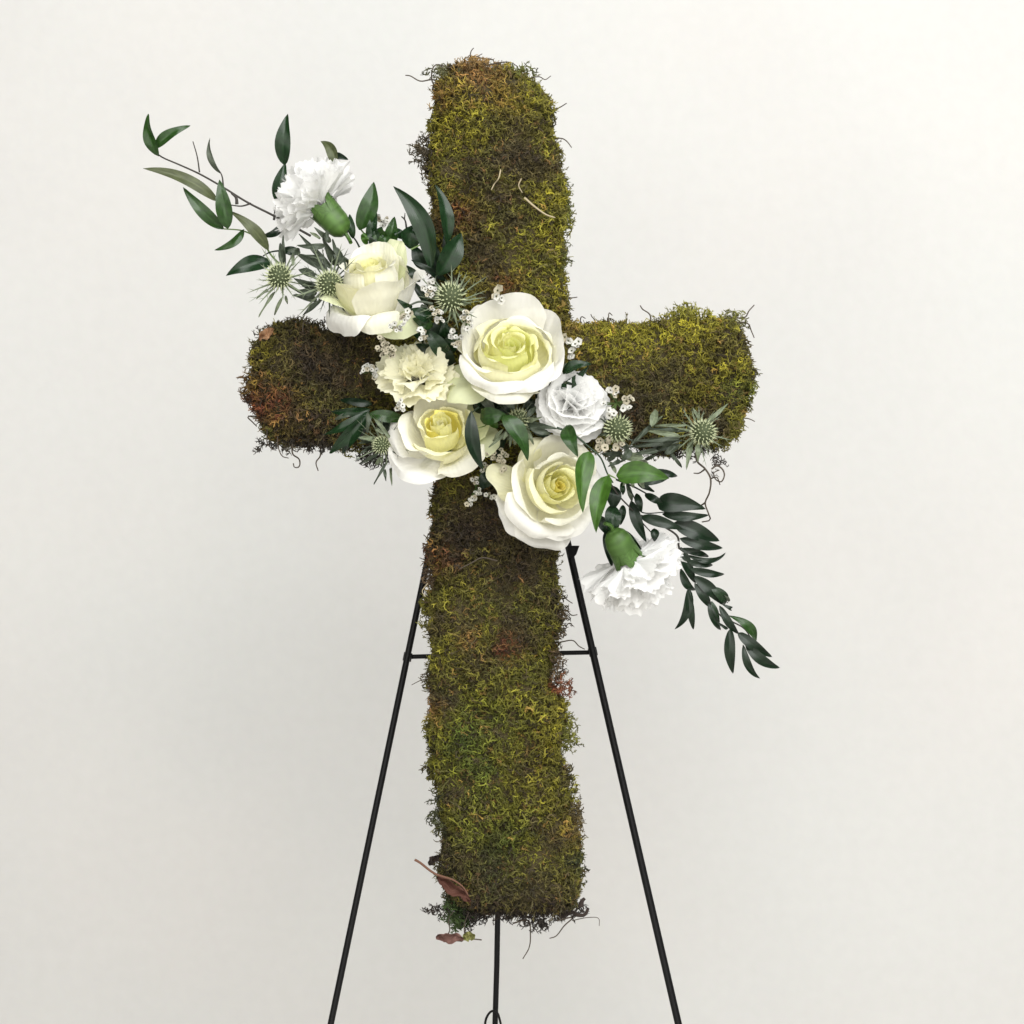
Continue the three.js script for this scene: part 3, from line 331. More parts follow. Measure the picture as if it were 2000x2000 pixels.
spray('leafy_branch', 'long drooping branch with many narrow dark leaves reaching down to the far lower right', 'branch', O,
  [{ p: [[440, 690], [540, 830], [640, 935], [740, 1060], [860, 1190]], z: [0.07, 0.05], w: 2.0, m: woody }, { p: [[500, 660], [680, 735], [900, 860]], z: [0.07, 0.05], w: 2 }, { p: [[600, 700], [680, 850], [735, 965], [1000, 965]], z: [0.07, 0.05], w: 1.6 }, { p: [[735, 1000], [960, 1110], [1080, 1200], [1090, 1290], [1150, 1460], [1260, 1620], [1400, 1850], [1500, 1960]], z: [0.06, 0.03], w: 2.4, m: woody }, { p: [[1500, 1960], [1700, 2060], [1770, 2150]], z: [0.03, 0.03], w: 2, m: woody }],
  [[[880, 880], [1345, 938], 165, 'deep', { bow: -25, zb: 0.05, zt: 0.05, wide: 0.3, roll: 0 }], [[935, 985], [1375, 995], 82, 'deep', { bow: 18, zb: 0.05, zt: 0.05, roll: 0 }], [[730, 1010], [1130, 1130], 96, 'deep', { bow: -6, roll: 0, ...o8 }], [[1040, 1070], [1475, 1238], 150, 'deep', { bow: 0, zb: 0.05, zt: 0.04, roll: 0.1, wide: 0.38 }], [[1060, 1080], [1405, 1162], 70, 'deep', { zb: 0.045, zt: 0.04 }], [[1100, 1215], [1505, 1305], 92, 'deep', { bow: 14, zb: 0.05, zt: 0.04, roll: 0 }], [[640, 860], [785, 1250], 96, 'deep', { bow: 18, zb: 0.055, zt: 0.055, roll: 0 }], [[690, 790], [738, 970], 62, 'deep', {}], [[770, 800], [945, 895], 66, 'deep', {}], [[700, 690], [862, 775], 44, 'deep', {}], [[850, 570], [1075, 630], 56, 'deep', { zb: 0.08, zt: 0.07 }], [[720, 700], [1000, 638], 66, 'deep', { zb: 0.08, zt: 0.07 }], [[475, 720], [470, 950], 130, 'deep', {}], [[462, 900], [462, 1225], 140, 'dark', { zb: 0.06, zt: 0.066 }], [[565, 900], [540, 1090], 60, 'deep', {}], [[550, 690], [562, 810], 44, 'dark', {}], [[330, 1000], [440, 1200], 90, 'deep', {}], [[390, 1160], [462, 1490], 70, 'deep', { zb: 0.05, zt: 0.05 }], [[555, 1130], [745, 1335], 56, 'deep', { zb: 0.06, zt: 0.06 }], [[860, 1120], [860, 1245], 70, 'deep', {}], [[600, 700], [650, 880], 40, 'grey', {}]].concat([
    [[395, 410], [705, 497], 78, 'deep', { bow: -8, roll: 0 }], [[470, 480], [893, 452], 62, 'deep', { bow: 62, roll: 0 }], [[450, 550], [750, 592], 84, 'deep', { roll: 0 }], [[490, 630], [880, 690], 92, 'deep', { bow: 14, roll: 0 }], [[395, 390], [560, 790], 120, 'deep', { bow: 14, roll: 0.2 }], [[395, 630], [570, 865], 92, 'deep', { bow: 44, roll: 0 }], [[545, 710], [860, 1030], 140, 'deep', { bow: -16, roll: 0 }], [[550, 790], [725, 1060], 105, 'deep', { roll: 0 }], [[735, 830], [870, 1040], 120, 'dark', { bow: -40 }], [[490, 845], [325, 1305], 105, 'deep', { bow: -46, roll: 0, wide: 0.36 }], [[480, 850], [535, 1305], 85, 'deep', { bow: 8, wide: 0.5, roll: 0 }], [[700, 1020], [838, 1312], 82, 'deep', { bow: 14, roll: 0 }], [[735, 990], [815, 1240], 62, 'dark', {}], [[790, 1215], [905, 1295], 28, 'deep', {}], [[825, 1040], [1040, 1350], 90, 'deep', { bow: 22, roll: 0 }], [[945, 1295], [978, 1795], 128, 'deep', { bow: 26, wide: 0.4, roll: 0 }], [[1025, 1340], [1410, 1608], 120, 'deep', { bow: 12, roll: 0, wide: 0.35 }], [[1110, 1470], [1495, 1728], 120, 'deep', { bow: 34, roll: 0 }], [[930, 1150], [1230, 1460], 110, 'mid', { bow: -58, roll: 0.2, wide: 0.55 }], [[1085, 1475], [1275, 1848], 84, 'deep', { bow: 46, roll: 0 }], [[845, 860], [905, 1005], 26, 'grey', { bow: -20 }], [[860, 1030], [925, 1060], 40, 'deep', {}]].map(([b, t, w, c, q]) => { const cv = (p) => { const g = P(...p); return [(g[0] - 1100) * 4.83, (g[1] - 800) * 4.83]; }; return [cv(b), cv(t), w * 0.88 * 4.83 / 5.682, c, { zb: 0.045, zt: 0.035, ...q }]; })));
spray('single_leaf', 'small curled olive leaf poking out of the top of the upper white carnation', 'leaf', A, [{ p: [[1310, 440], [1300, 390]], z: [0.05, 0.05], w: 2 }], [[[1305, 405], [1212, 243], 62, 'olive', { bow: 30, zb: 0.065, zt: 0.06, fold: 0.5 }], [[1290, 330], [1385, 360], 34, 'deep', { zb: 0.06, zt: 0.06 }]]);

// ---------------------------------------------------------------- roses
function petalGeo({ r0, L, a0, a1, lip, az, spread, pitch = 0, ruf = 0.001, edge = 0.002, round = 0.3, point = 0, seed = 1, lean = 0 }) {
  const n = 48, rho = [r0], h = [0], phi = []; for (let i = 0; i <= n; i++) { const v = i / n; phi.push(a0 + (a1 - a0) * v + lip * sstep(0.68, 1, v)); if (i < n) { rho.push(rho[i] + L / n * Math.sin(phi[i])); h.push(h[i] + L / n * Math.cos(phi[i])); } }
  const r = rng(seed * 131 + 7), f1 = 3 + 3 * r(), p1 = r() * 6.28, p2 = r() * 6.28, skew = (r() - 0.5) * 0.16;
  return grid(18, 18, (u, v) => {
    const c = u * 2 - 1, vm = 1 - round * Math.pow(Math.abs(c), 2.6) + skew * c * 0.5 + point * Math.exp(-(c * c) * 30) + 0.025 * Math.sin(c * f1 + p1), s = clamp(v * vm), k = s * n, i = Math.min(n - 1, Math.floor(k)), t = k - i;
    const ph = phi[i]; let R0 = lerp(rho[i], rho[i + 1], t), H = lerp(h[i], h[i + 1], t); const off = edge * Math.pow(Math.abs(c), 3.2) * s * s + ruf * s * s * s * Math.sin(c * f1 * 1.7 + p2) + ruf * 0.8 * noise(c * 2 + seed, s * 3, seed * 1.7) * s;
    R0 += off * Math.cos(ph) + pitch * c; H -= off * Math.sin(ph); const th = az + c * spread * (1 - 0.12 * s) + lean * s;
    return new V3(R0 * Math.cos(th), H, R0 * Math.sin(th));
  });
}
function orient(o, axis, spin = 0) { o.quaternion.setFromUnitVectors(up, axis.clone().normalize()).multiply(new THREE.Quaternion().setFromAxisAngle(up, spin)); }
const sepalMat = leafMat(rgb(0.07, 0.14, 0.035), 0.1, 0.5);
const deg = Math.PI / 180;
function rosePetal({ prof, az, spread, pitch = 0, ruf = 1, edge = 2, round = 0.2, seed = 1, point = 0 }) {   // prof: [radius, height] in mm from base to rim
  const curve = new THREE.CatmullRomCurve3(prof.map(([a, b]) => new V3(a, b, 0)), false, 'centripetal'), n = 60, P = curve.getSpacedPoints(n);
  const r = rng(seed * 131 + 7), f1 = 2 + 2.5 * r(), p1 = r() * 6.28, p2 = r() * 6.28, skew = (r() - 0.5) * 0.10;
  return grid(20, 20, (u, v) => {
    const c = u * 2 - 1, vm = 1 - round * Math.pow(Math.abs(c), 3) + skew * c + point * Math.exp(-c * c * 22) * 0.06 + 0.022 * Math.sin(c * f1 * 1.6 + p1) + 0.010 * noise(c * 7, seed, 3), s = clamp(v * vm), k = s * n, i = Math.min(n - 1, Math.floor(k)), q = P[i].clone().lerp(P[i + 1], k - i), t = P[i + 1].clone().sub(P[i]).normalize();
    const off = edge * Math.pow(Math.abs(c), 3) * s * s + ruf * 1.5 * s * s * Math.sin(c * f1 + p2) + ruf * 0.5 * Math.pow(s, 6) * Math.sin(c * 8.5 + p1) + ruf * 1.2 * noise(c * 1.6 + seed, s * 2.4, seed * 1.7) * s;
    const R0 = Math.max(0.2, q.x + off * t.y + pitch * c), H = q.y - off * t.x, th = az + c * spread * (1 - 0.1 * s);
    return new V3(R0 * Math.cos(th) * MM, H * MM, R0 * Math.sin(th) * MM);
  });
}
// heart: [first radius, last radius, count, height, colours] wound on the golden angle; extra: single petals { az (degrees: -90 away from the viewer, 90 towards), prof, spread, m }
function rose(name, label, [x, y], z, axis, S, spin, seed, hearts, extra = []) {
  const r = rng(seed), ax = new V3(...axis).normalize(), root = thing(name, label, 'rose', at(x, y, z).addScaledVector(ax, -0.030 * S)); orient(root, ax, 0); root.scale.setScalar(S);
  const put = (g, m, n = 'petal') => mesh(n, g, m, root); let k = seed * 50, az = spin;
  for (const { R: [ra, rb], n, H: [ha, hb], m, cup = 0, wrap = [1.6, 1.15] } of hearts) for (let i = 0; i < n; i++) {
    const t = n > 1 ? i / (n - 1) : 0, R = lerp(ra, rb, t) * (0.95 + 0.1 * r()), h = lerp(ha, hb, t) + (r() - 0.5) * 2.2, c = cup; az += 2.15 + 0.5 * r();
    put(rosePetal({ prof: [[0.6 + c * 4, 1], [R * (0.86 + 0.1 * r()), h * 0.38], [R * (1.03 + 0.06 * r()), h * 0.72], [R * (0.99 - 0.06 * c), h * 0.92], [R + c * 1.2, h], [R + 0.2 + c * (2 + 2.2 * r()), h - c * 1.3 + 0.2]], az, spread: lerp(wrap[0], wrap[1], t), pitch: R * (0.10 + 0.06 * r()), ruf: 0.25 + 0.035 * R, edge: 0.2 + R * 0.06, round: 0.06 + 0.06 * r(), point: 0, seed: ++k }), PETAL[m[Math.min(m.length - 1, Math.floor(t * m.length))]]);
  }
  for (const p of root.children) { p.rotation.x = (r() - 0.5) * 0.10; p.rotation.z = (r() - 0.5) * 0.10; }
  for (const q of extra) put(rosePetal({ pitch: 1, ruf: 2.0, edge: 2.6, round: 0.18, seed: ++k, spread: 0.9, point: r(), ...q, az: q.az * deg }), PETAL[q.m ?? 'white']);
  put(new THREE.LatheGeometry([[0, -14], [2.6, -13], [3.2, -9], [6.5, -5], [8.0, 0], [6, 2]].map(([a, b]) => new THREE.Vector2(a * MM, b * MM)), 16), sepalMat, 'hip');
  for (let i = 0; i < 5; i++) put(petalGeo({ r0: MM * 7, L: MM * 22, a0: 1.5, a1: 2.1, lip: 0.3, az: i * 1.2566, spread: 0.3, round: 0.9, ruf: MM, edge: -MM, seed: ++k }), sepalMat, 'sepal');
  return root;
}
rose('rose', 'largest open cream rose, facing forward at the centre of the cross', [995, 679], 0.098, [0.02, 0.64, 0.76], 1.04, 0.3, 11, [
  { R: [2.4, 9], n: 6, H: [35, 37], m: ['lime', 'lemon', 'lime'], wrap: [2.2, 1.4] }, { R: [11, 28], n: 10, H: [37, 33], m: ['lemon', 'lime', 'lemon', 'cream'], cup: 0.5, wrap: [1.4, 1.0] }, { R: [31, 36], n: 4, H: [33, 30], m: ['cream', 'ivory'], cup: 0.9, wrap: [1.0, 0.95] }],
  [{ az: -95, prof: [[5, 0], [22, 6], [31, 20], [36, 36], [42, 50]], spread: 1.0 }, { az: -150, prof: [[5, 0], [24, 6], [33, 20], [37, 34], [41, 43]], spread: 0.95 }, { az: -35, prof: [[5, 0], [24, 6], [34, 18], [41, 32], [46, 40]], spread: 1.0 }, { az: 15, prof: [[5, 0], [24, 6], [35, 18], [42, 26], [46, 27]], spread: 0.9 },
    { az: 62, prof: [[5, 0], [22, 10], [33, 22], [37, 28], [42, 26], [44, 22]], spread: 0.9 }, { az: 118, prof: [[5, 0], [22, 10], [32, 22], [37, 28], [42, 26], [45, 21]], spread: 0.95 }, { az: 178, prof: [[5, 0], [24, 8], [34, 20], [38, 30], [41, 32]], spread: 0.8, m: 'ivory' }, { az: 95, prof: [[5, 0], [24, 6], [36, 14], [43, 18], [47, 14]], spread: 0.8, m: 'ivory' },
    { az: 155, prof: [[5, 0], [24, 2], [40, 5], [52, 3], [56, -3]], spread: 0.6, m: 'green', ruf: 3, round: 0.4, edge: 5 }]);
rose('rose', 'half open cream rose with one broad wrapped petal, uppermost of the four roses', [730, 560], 0.085, [-0.10, 0.90, 0.42], 0.96, 1.2, 23, [
  { R: [3, 14], n: 7, H: [52, 53], m: ['lemon', 'lemon', 'cream'], wrap: [2, 1.3] }, { R: [17, 27], n: 5, H: [53, 50], m: ['cream', 'ivory'], cup: 0.8, wrap: [1.1, 1.0] }],
  [{ az: 62, prof: [[5, 0], [22, 10], [30, 26], [33, 38], [38, 46]], spread: 1.1, m: 'ivory', round: 0.34, pitch: 4, ruf: 2 }, { az: 120, prof: [[5, 0], [22, 10], [29, 26], [31, 38], [35, 44]], spread: 0.9, m: 'cream', pitch: 4, ruf: 2 }, { az: 165, prof: [[5, 0], [20, 12], [26, 28], [31, 40], [38, 45]], spread: 0.8, m: 'ivory' }, { az: 5, prof: [[5, 0], [24, 8], [33, 22], [38, 34], [46, 40]], spread: 0.9 }, { az: -80, prof: [[5, 0], [20, 14], [25, 34], [28, 50], [33, 60]], spread: 0.9, m: 'ivory', ruf: 2.4 }, { az: -50, prof: [[5, 0], [22, 14], [29, 36], [34, 52], [40, 60]], spread: 0.42, m: 'green' },
    { az: 140, prof: [[5, 0], [20, 6], [31, 14], [38, 17], [43, 10], [42, -3]], spread: 0.85, m: 'white', ruf: 2.6, round: 0.4, edge: 5 }, { az: 172, prof: [[5, 0], [22, 10], [34, 22], [42, 27], [48, 25]], spread: 0.7, m: 'green', ruf: 2.4, round: 0.36 }, { az: 48, prof: [[5, 0], [20, 4], [30, 6], [37, 0], [39, -9]], spread: 0.95, m: 'green', round: 0.36, ruf: 2.2 }, { az: 95, prof: [[5, 0], [20, 8], [30, 14], [37, 10], [39, 0]], spread: 0.85, m: 'ivory', round: 0.36, ruf: 2.2 }]);
rose('rose', 'cream rose with a tight round heart at the lower left of the bouquet', [860, 834], 0.095, [-0.10, 0.60, 0.78], 0.96, 0.4, 37, [
  { R: [1.6, 8], n: 8, H: [37, 38], m: ['cream', 'lemon', 'lemon'], wrap: [2.3, 1.6] }, { R: [12, 20], n: 5, H: [35, 36], m: ['gold', 'lemon', 'cream'], cup: 0.4, wrap: [1.3, 1.2] }],
  [{ az: 25, prof: [[5, 0], [20, 8], [28, 22], [29, 32], [32, 36]], spread: 1.2, m: 'cream', pitch: 3 }, { az: -95, prof: [[5, 0], [18, 8], [25, 24], [28, 38], [31, 45]], spread: 1.1, m: 'ivory' }, { az: 165, prof: [[5, 0], [20, 8], [27, 24], [30, 33], [36, 36]], spread: 1.0, m: 'ivory', pitch: 2 }, { az: 105, prof: [[5, 0], [20, 8], [26, 20], [28, 30], [33, 32]], spread: 0.9, m: 'cream' },
    { az: 140, prof: [[5, 0], [26, 3], [40, 10], [48, 14], [53, 9]], spread: 0.95, round: 0.34, ruf: 2.8 }, { az: 190, prof: [[5, 0], [24, 6], [36, 18], [43, 22], [47, 18]], spread: 0.8 }, { az: 58, prof: [[5, 0], [24, 8], [34, 16], [41, 18], [45, 12]], spread: 0.75, m: 'ivory' }, { az: 0, prof: [[5, 0], [26, 4], [40, 8], [50, 8]], spread: 0.5, m: 'green' }, { az: -30, prof: [[5, 0], [24, 4], [36, 14], [46, 20]], spread: 0.7, m: 'green' }]);
rose('rose', 'open cream rose turned to the right, lowest of the four, above the right easel leg', [1092, 948], 0.09, [0.34, 0.16, 0.9], 1.0, 0.8, 53, [
  { R: [2.2, 9], n: 6, H: [33, 35], m: ['gold', 'lemon'], wrap: [2.2, 1.5] }, { R: [12, 18], n: 4, H: [36, 37], m: ['lemon', 'cream'], cup: 0.7, wrap: [1.4, 1.3] }, { R: [24, 29], n: 3, H: [36, 33], m: ['cream', 'ivory'], cup: 1.1, wrap: [1.3, 1.2] }],
  [{ az: 100, prof: [[5, 0], [22, 6], [32, 16], [38, 24], [45, 24], [48, 18]], spread: 1.0 }, { az: 55, prof: [[5, 0], [22, 6], [33, 16], [40, 22], [46, 20]], spread: 0.9 }, { az: 150, prof: [[5, 0], [22, 6], [31, 18], [36, 28], [42, 28]], spread: 0.9, m: 'ivory' }, { az: -90, prof: [[5, 0], [22, 6], [32, 18], [39, 26], [45, 26]], spread: 1.0, m: 'ivory' }, { az: -20, prof: [[5, 0], [22, 6], [33, 16], [40, 22], [46, 20]], spread: 0.9 }, { az: -140, prof: [[5, 0], [22, 6], [32, 16], [38, 22], [43, 18]], spread: 0.8, m: 'cream' },
    { az: 168, prof: [[5, 0], [26, 2], [42, 8], [58, 17]], spread: 0.46, m: 'cream', edge: 10, round: 0.42, ruf: 3 }, { az: 80, prof: [[5, 0], [26, 0], [40, 6], [49, 8], [52, 4]], spread: 0.7 }, { az: 125, prof: [[5, 0], [26, 0], [40, 4], [48, 6], [51, 2]], spread: 0.6 }]);

// ---------------------------------------------------------------- carnations
function carnationPetal(L, phi, az, fan, seed, ruffle = 1) {
  const r = rng(seed * 17 + 3), p = r() * 6.28, k = 4 + 4 * r(), amp = L * (0.075 + 0.07 * r()) * ruffle, cup = (r() - 0.5) * 0.9, s1 = 28 + 10 * r();
  const d = new V3(Math.sin(phi) * Math.cos(az), Math.cos(phi), Math.sin(phi) * Math.sin(az)), s = new V3(-Math.sin(az), 0, Math.cos(az)), n = new V3().crossVectors(s, d).normalize();
  return grid(36, 10, (u, v) => {
    const c = u * 2 - 1, t = v * (1 - 0.16 * c * c + (ruffle < 0.5 ? 0.4 : 1) * (0.035 * Math.sin(c * s1 + p) + 0.03 * Math.sin(c * s1 * 0.43 + p * 3)) * v * v), w = lerp(0.10, 1, sstep(0.1, 0.85, t)), a = c * fan * w;
    const off = amp * t * t * Math.sin(c * k + p) + amp * 0.28 * t * t * t * Math.sin(c * k * 2.6 + p * 2) - cup * L * 0.35 * t * t;
    return d.clone().multiplyScalar(L * t * Math.cos(a)).addScaledVector(s, L * t * Math.sin(a)).addScaledVector(n, off);
  });
}
const calyxMat = leafMat(rgb(0.085, 0.175, 0.035), 0.05, 0.45);
function carnation(label, [x, y], z, axis, D, seed, o = {}) {
  const ax = new V3(...axis).normalize(), root = thing('carnation', label, 'carnation', at(x, y, z).addScaledVector(ax, -D * 0.22)); orient(root, ax, seed); const r = rng(seed * 7), rad = D / 2;
  const rings = o.rings ?? [[4, 0.18, 1.02], [7, 0.5, 1.02], [9, 0.85, 1.0], [10, 1.15, 1.0], [10, 1.45, 0.98]]; let k = seed * 100;
  for (const [n, phi, l] of rings) for (let i = 0; i < n; i++) mesh('petal', carnationPetal(rad * l * (0.92 + 0.16 * r()), phi + (r() - 0.5) * 0.25, (i + r() * 0.6) / n * 6.283, (o.fan ?? 0.62) + 0.15 * r(), ++k, o.ruffle ?? 1), PETAL[o.m ?? 'carnation'], root);
  if (o.calyx) {
    const h = o.calyx; mesh('calyx', new THREE.LatheGeometry([[0, -h], [h * 0.2, -h * 0.98], [h * 0.34, -h * 0.84], [h * 0.42, -h * 0.58], [h * 0.43, -h * 0.25], [h * 0.42, h * 0.04]].map(([a, b]) => new THREE.Vector2(a, b)), 20), calyxMat, root);
    for (let i = 0; i < 5; i++) mesh('sepal', petalGeo({ r0: h * 0.44, L: h * 0.55, a0: 0.0, a1: 0.25, lip: 0.2, az: i * 1.2566, spread: 0.58, round: 0.85, ruf: 0.0004, edge: 0, seed: ++k }).translate(0, -h * 0.3, 0), calyxMat, root);
    for (let i = 0; i < 4; i++) mesh('sepal', petalGeo({ r0: h * 0.16, L: h * 0.55, a0: 0.8, a1: 0.1, lip: 0, az: i * 1.57, spread: 0.7, round: 0.7, ruf: 0.0002, edge: 0, seed: ++k }).translate(0, -h * 1.0, 0), calyxMat, root);
    mesh('stem', tube([new V3(0, -h * 0.95, 0), new V3(0.001, -h * 1.15, 0.001), new V3(0.002, -h * 1.35, -0.003)], 0.0017, 0.0017, 8, 8), calyxMat, root);
  }
  return root;
}
carnation('white carnation seen from the side with its green calyx showing, at the upper left', [604, 378], 0.06, [-0.62, 0.68, -0.10], 0.086, 3, { calyx: 0.028, rings: [[4, 0.18, 1.02], [7, 0.5, 1.02], [9, 0.85, 1.0], [11, 1.15, 1.0], [8, 1.3, 0.96]] });
carnation('small cream carnation with loose frilled petals between the two left roses', [812, 718], 0.084, [-0.05, 0.62, 0.75], 0.068, 5, { m: 'creamCarnation', fan: 0.72, ruffle: 0.95, rings: [[3, 0.2, 0.62], [5, 0.55, 0.75], [6, 0.95, 0.95], [7, 1.3, 1.05]] });
carnation('small white carnation right of the largest rose, against the right moss arm', [1124, 782], 0.085, [0.25, 0.3, 0.85], 0.062, 8, { fan: 0.95, ruffle: 0.36, rings: [[5, 0.14, 0.82], [8, 0.42, 0.95], [8, 0.75, 1.0], [6, 1.05, 1.04], [6, 1.4, 1.02]] });
carnation('white carnation hanging head down with its green calyx showing, at the lower right', [1246, 1126], 0.06, [0.46, -0.80, -0.30], 0.090, 12, { calyx: 0.028, rings: [[4, 0.18, 1.02], [7, 0.5, 1.02], [9, 0.85, 1.0], [11, 1.15, 1.0], [8, 1.3, 0.96]] });

// ---------------------------------------------------------------- thistles
const headMat = new THREE.MeshStandardMaterial({ color: rgb(0.045, 0.06, 0.022), roughness: 0.8 }), spikeMat = new THREE.MeshStandardMaterial({ color: rgb(0.46, 0.50, 0.30), roughness: 0.7 }), bractMat = leafMat(rgb(0.22, 0.265, 0.165), 0.1, 0.5), bractDark = leafMat(rgb(0.065, 0.085, 0.055), 0.1, 0.5);
const spikeGeo = new THREE.ConeGeometry(0.5, 1, 5, 1); spikeGeo.translate(0, 0.4, 0);
function thistle(label, [x, y], z, axis, R0, seed, o = {}) {                   // R0: head radius in photograph pixels
  const ax = new V3(...axis).normalize(), root = thing('thistle', label, 'thistle', at(x, y, z)); orient(root, ax, seed * 0.7); const r = rng(seed * 31), rad = px(R0, z), H = rad * 1.12;
  const head = new THREE.SphereGeometry(rad * 0.82, 20, 14); head.scale(1, 1.12, 1); mesh('head', head, headMat, root);
  const n = 100, gs = []; for (let i = 0; i < n; i++) { const t = 1 - 1.75 * (i + 0.5) / n, a = i * 2.39996, s = Math.sqrt(1 - t * t), d = new V3(s * Math.cos(a), t, s * Math.sin(a)), g = spikeGeo.clone(); const m = new THREE.Matrix4().compose(new V3(d.x * rad * 0.8, d.y * H * 0.8, d.z * rad * 0.8), new THREE.Quaternion().setFromUnitVectors(up, d.clone().add(new V3(0, 0.25, 0)).normalize()), new V3(rad * 0.135, rad * (0.34 + 0.12 * r()), rad * 0.135)); g.applyMatrix4(m); gs.push(g); }
  const f = mesh('florets', mergeGeometries(gs), spikeMat, root); f.userData.kind = 'stuff';
  const nb = o.bracts ?? 18, len = o.len ?? 2.5;
  for (let i = 0; i < nb; i++) {
    const a = (i + 0.5 * r()) / nb * 6.283, phi = (o.open ?? 1.25) + (r() - 0.5) * 0.7, l = rad * len * (0.55 + 0.6 * r()), w = rad * (0.07 + 0.05 * r()), d = new V3(Math.sin(phi) * Math.cos(a), Math.cos(phi), Math.sin(phi) * Math.sin(a)), s = new V3(-Math.sin(a), 0, Math.cos(a)), nn = new V3().crossVectors(s, d), bend = (r() - 0.5) * 0.5, gs2 = [];
    const base = new V3(0, -H * 0.7, 0).addScaledVector(d, rad * 0.35), point = (t) => base.clone().addScaledVector(d, l * t).addScaledVector(nn, bend * l * t * t);
    gs2.push(grid(2, 8, (u, v) => point(v).addScaledVector(s, (u - 0.5) * 2 * w * Math.pow(1 - v, 0.7)).addScaledVector(nn, -Math.abs(u - 0.5) * w * 0.5)));
    for (let j = 0; j < 4; j++) { const t = 0.25 + 0.17 * j, q = point(t), e = q.clone().addScaledVector(d, l * 0.16).addScaledVector(s, (j % 2 ? 1 : -1) * l * 0.13); gs2.push(grid(1, 2, (u, v) => q.clone().lerp(e, v).addScaledVector(d, (u - 0.5) * w * 0.9 * (1 - v)))); }
    mesh('bract', mergeGeometries(gs2), o.dark && r() < o.dark ? bractDark : bractMat, root);
  }
  mesh('stem', tube([new V3(0, -H * 0.8, 0), new V3(rad * 0.2, -H * 2, 0), new V3(rad * 0.5, -H * (o.stem ?? 3.2), rad * 0.3)], rad * 0.11, rad * 0.11, 8, 7), bractMat, root);
  return root;
}
thistle('spiky pale green thistle farthest left, with thin bracts spread below it', Lv(270, 600), 0.085, [-0.15, 0.25, 0.9], 26, 1, { len: 2.5, bracts: 18 });
thistle('round grey green thistle with dark bracts, touching the left edge of the top rose', Lv(865, 690), 0.09, [0.05, -0.05, 1], 27, 2, { len: 2.7, bracts: 26, dark: 0.7, open: 1.35 });
thistle('tall pale thistle head standing between the top rose and the largest rose', K(1450, 1450), 0.095, [-0.05, 0.45, 0.75], 29, 3, { len: 2.4, bracts: 24, open: 1.15 });
thistle('thistle farthest right, on a thin pale stalk before the moss arm', O(1320, 215), 0.08, [0.35, -0.05, 0.8], 26, 4, { len: 2.1, bracts: 18, open: 1.5, stem: 1.4 });
thistle('dark green thistle between the small white carnation and the far right thistle', O(515, 180), 0.085, [0.3, 0.15, 0.9], 27, 5, { len: 1.6, bracts: 14, dark: 0.8 });
thistle('small thistle squeezed against the left edge of the lower left rose', Mv(1010, 1040), 0.08, [-0.2, 0.0, 0.9], 19, 6, { len: 3.4, bracts: 18, dark: 0.3 });
thistle('small grey thistle half hidden among leaves between the three lower roses', N(800, 840), 0.09, [0.2, 0.35, 0.85], 21, 7, { len: 2.4, bracts: 22, dark: 0.5 });
// cut thistle foliage
function bracts(label, f, list, z, group) {
  const root = thing('thistle_foliage', label, 'foliage', at(...f(...list[0][0]), z)), L = root.position.clone().negate(); let i = 0;
  const st = tube([...list.map((q) => q[0])].slice(0, 1).concat([list[0][1]]).map((p) => at(...f(...p), z)), px(1.6), px(1), 6, 5); st.translate(L.x, L.y, L.z); mesh('stem', st, bractDark, root);
  for (const [b, t, w, m, bow] of list) { const g = leafGeo(f, b, t, w, { zb: z + 0.012 * Math.sin(i * 2.1), zt: z + 0.012 * Math.sin(i * 1.3), fold: 0.4, arch: 0.003, bow: bow ?? 0, wide: 0.35 }); g.translate(L.x, L.y, L.z); mesh('leaf', g, m ? bractMat : bractDark, root); i++; }
}
bracts('dark narrow spiky leaves standing up behind the round grey green thistle', Lv, [[[900, 520], [505, 100], 60], [[820, 240], [480, 235], 60, 0, -20], [[960, 480], [780, 140], 90], [[1000, 520], [900, 160], 55], [[1050, 520], [960, 260], 60], [[1110, 490], [1010, 350], 80], [[880, 200], [680, 20], 60], [[830, 200], [840, 60], 40], [[760, 160], [630, 80], 30, 1], [[840, 520], [470, 330], 90], [[700, 600], [500, 520], 80], [[720, 760], [440, 620], 90], [[720, 800], [480, 780], 80], [[780, 880], [560, 1060], 50], [[720, 880], [430, 820], 70], [[520, 320], [360, 290], 70], [[820, 400], [560, 350], 30], [[330, 500], [320, 110], 46], [[300, 450], [290, 210], 40], [[440, 480], [440, 340], 30, 1], [[150, 770], [0, 870], 28, 1], [[230, 780], [30, 1085], 26, 1], [[310, 850], [220, 1060], 28, 1], [[350, 830], [375, 930], 24, 1], [[1030, 760], [1220, 815], 50, 0, 20]], 0.075);
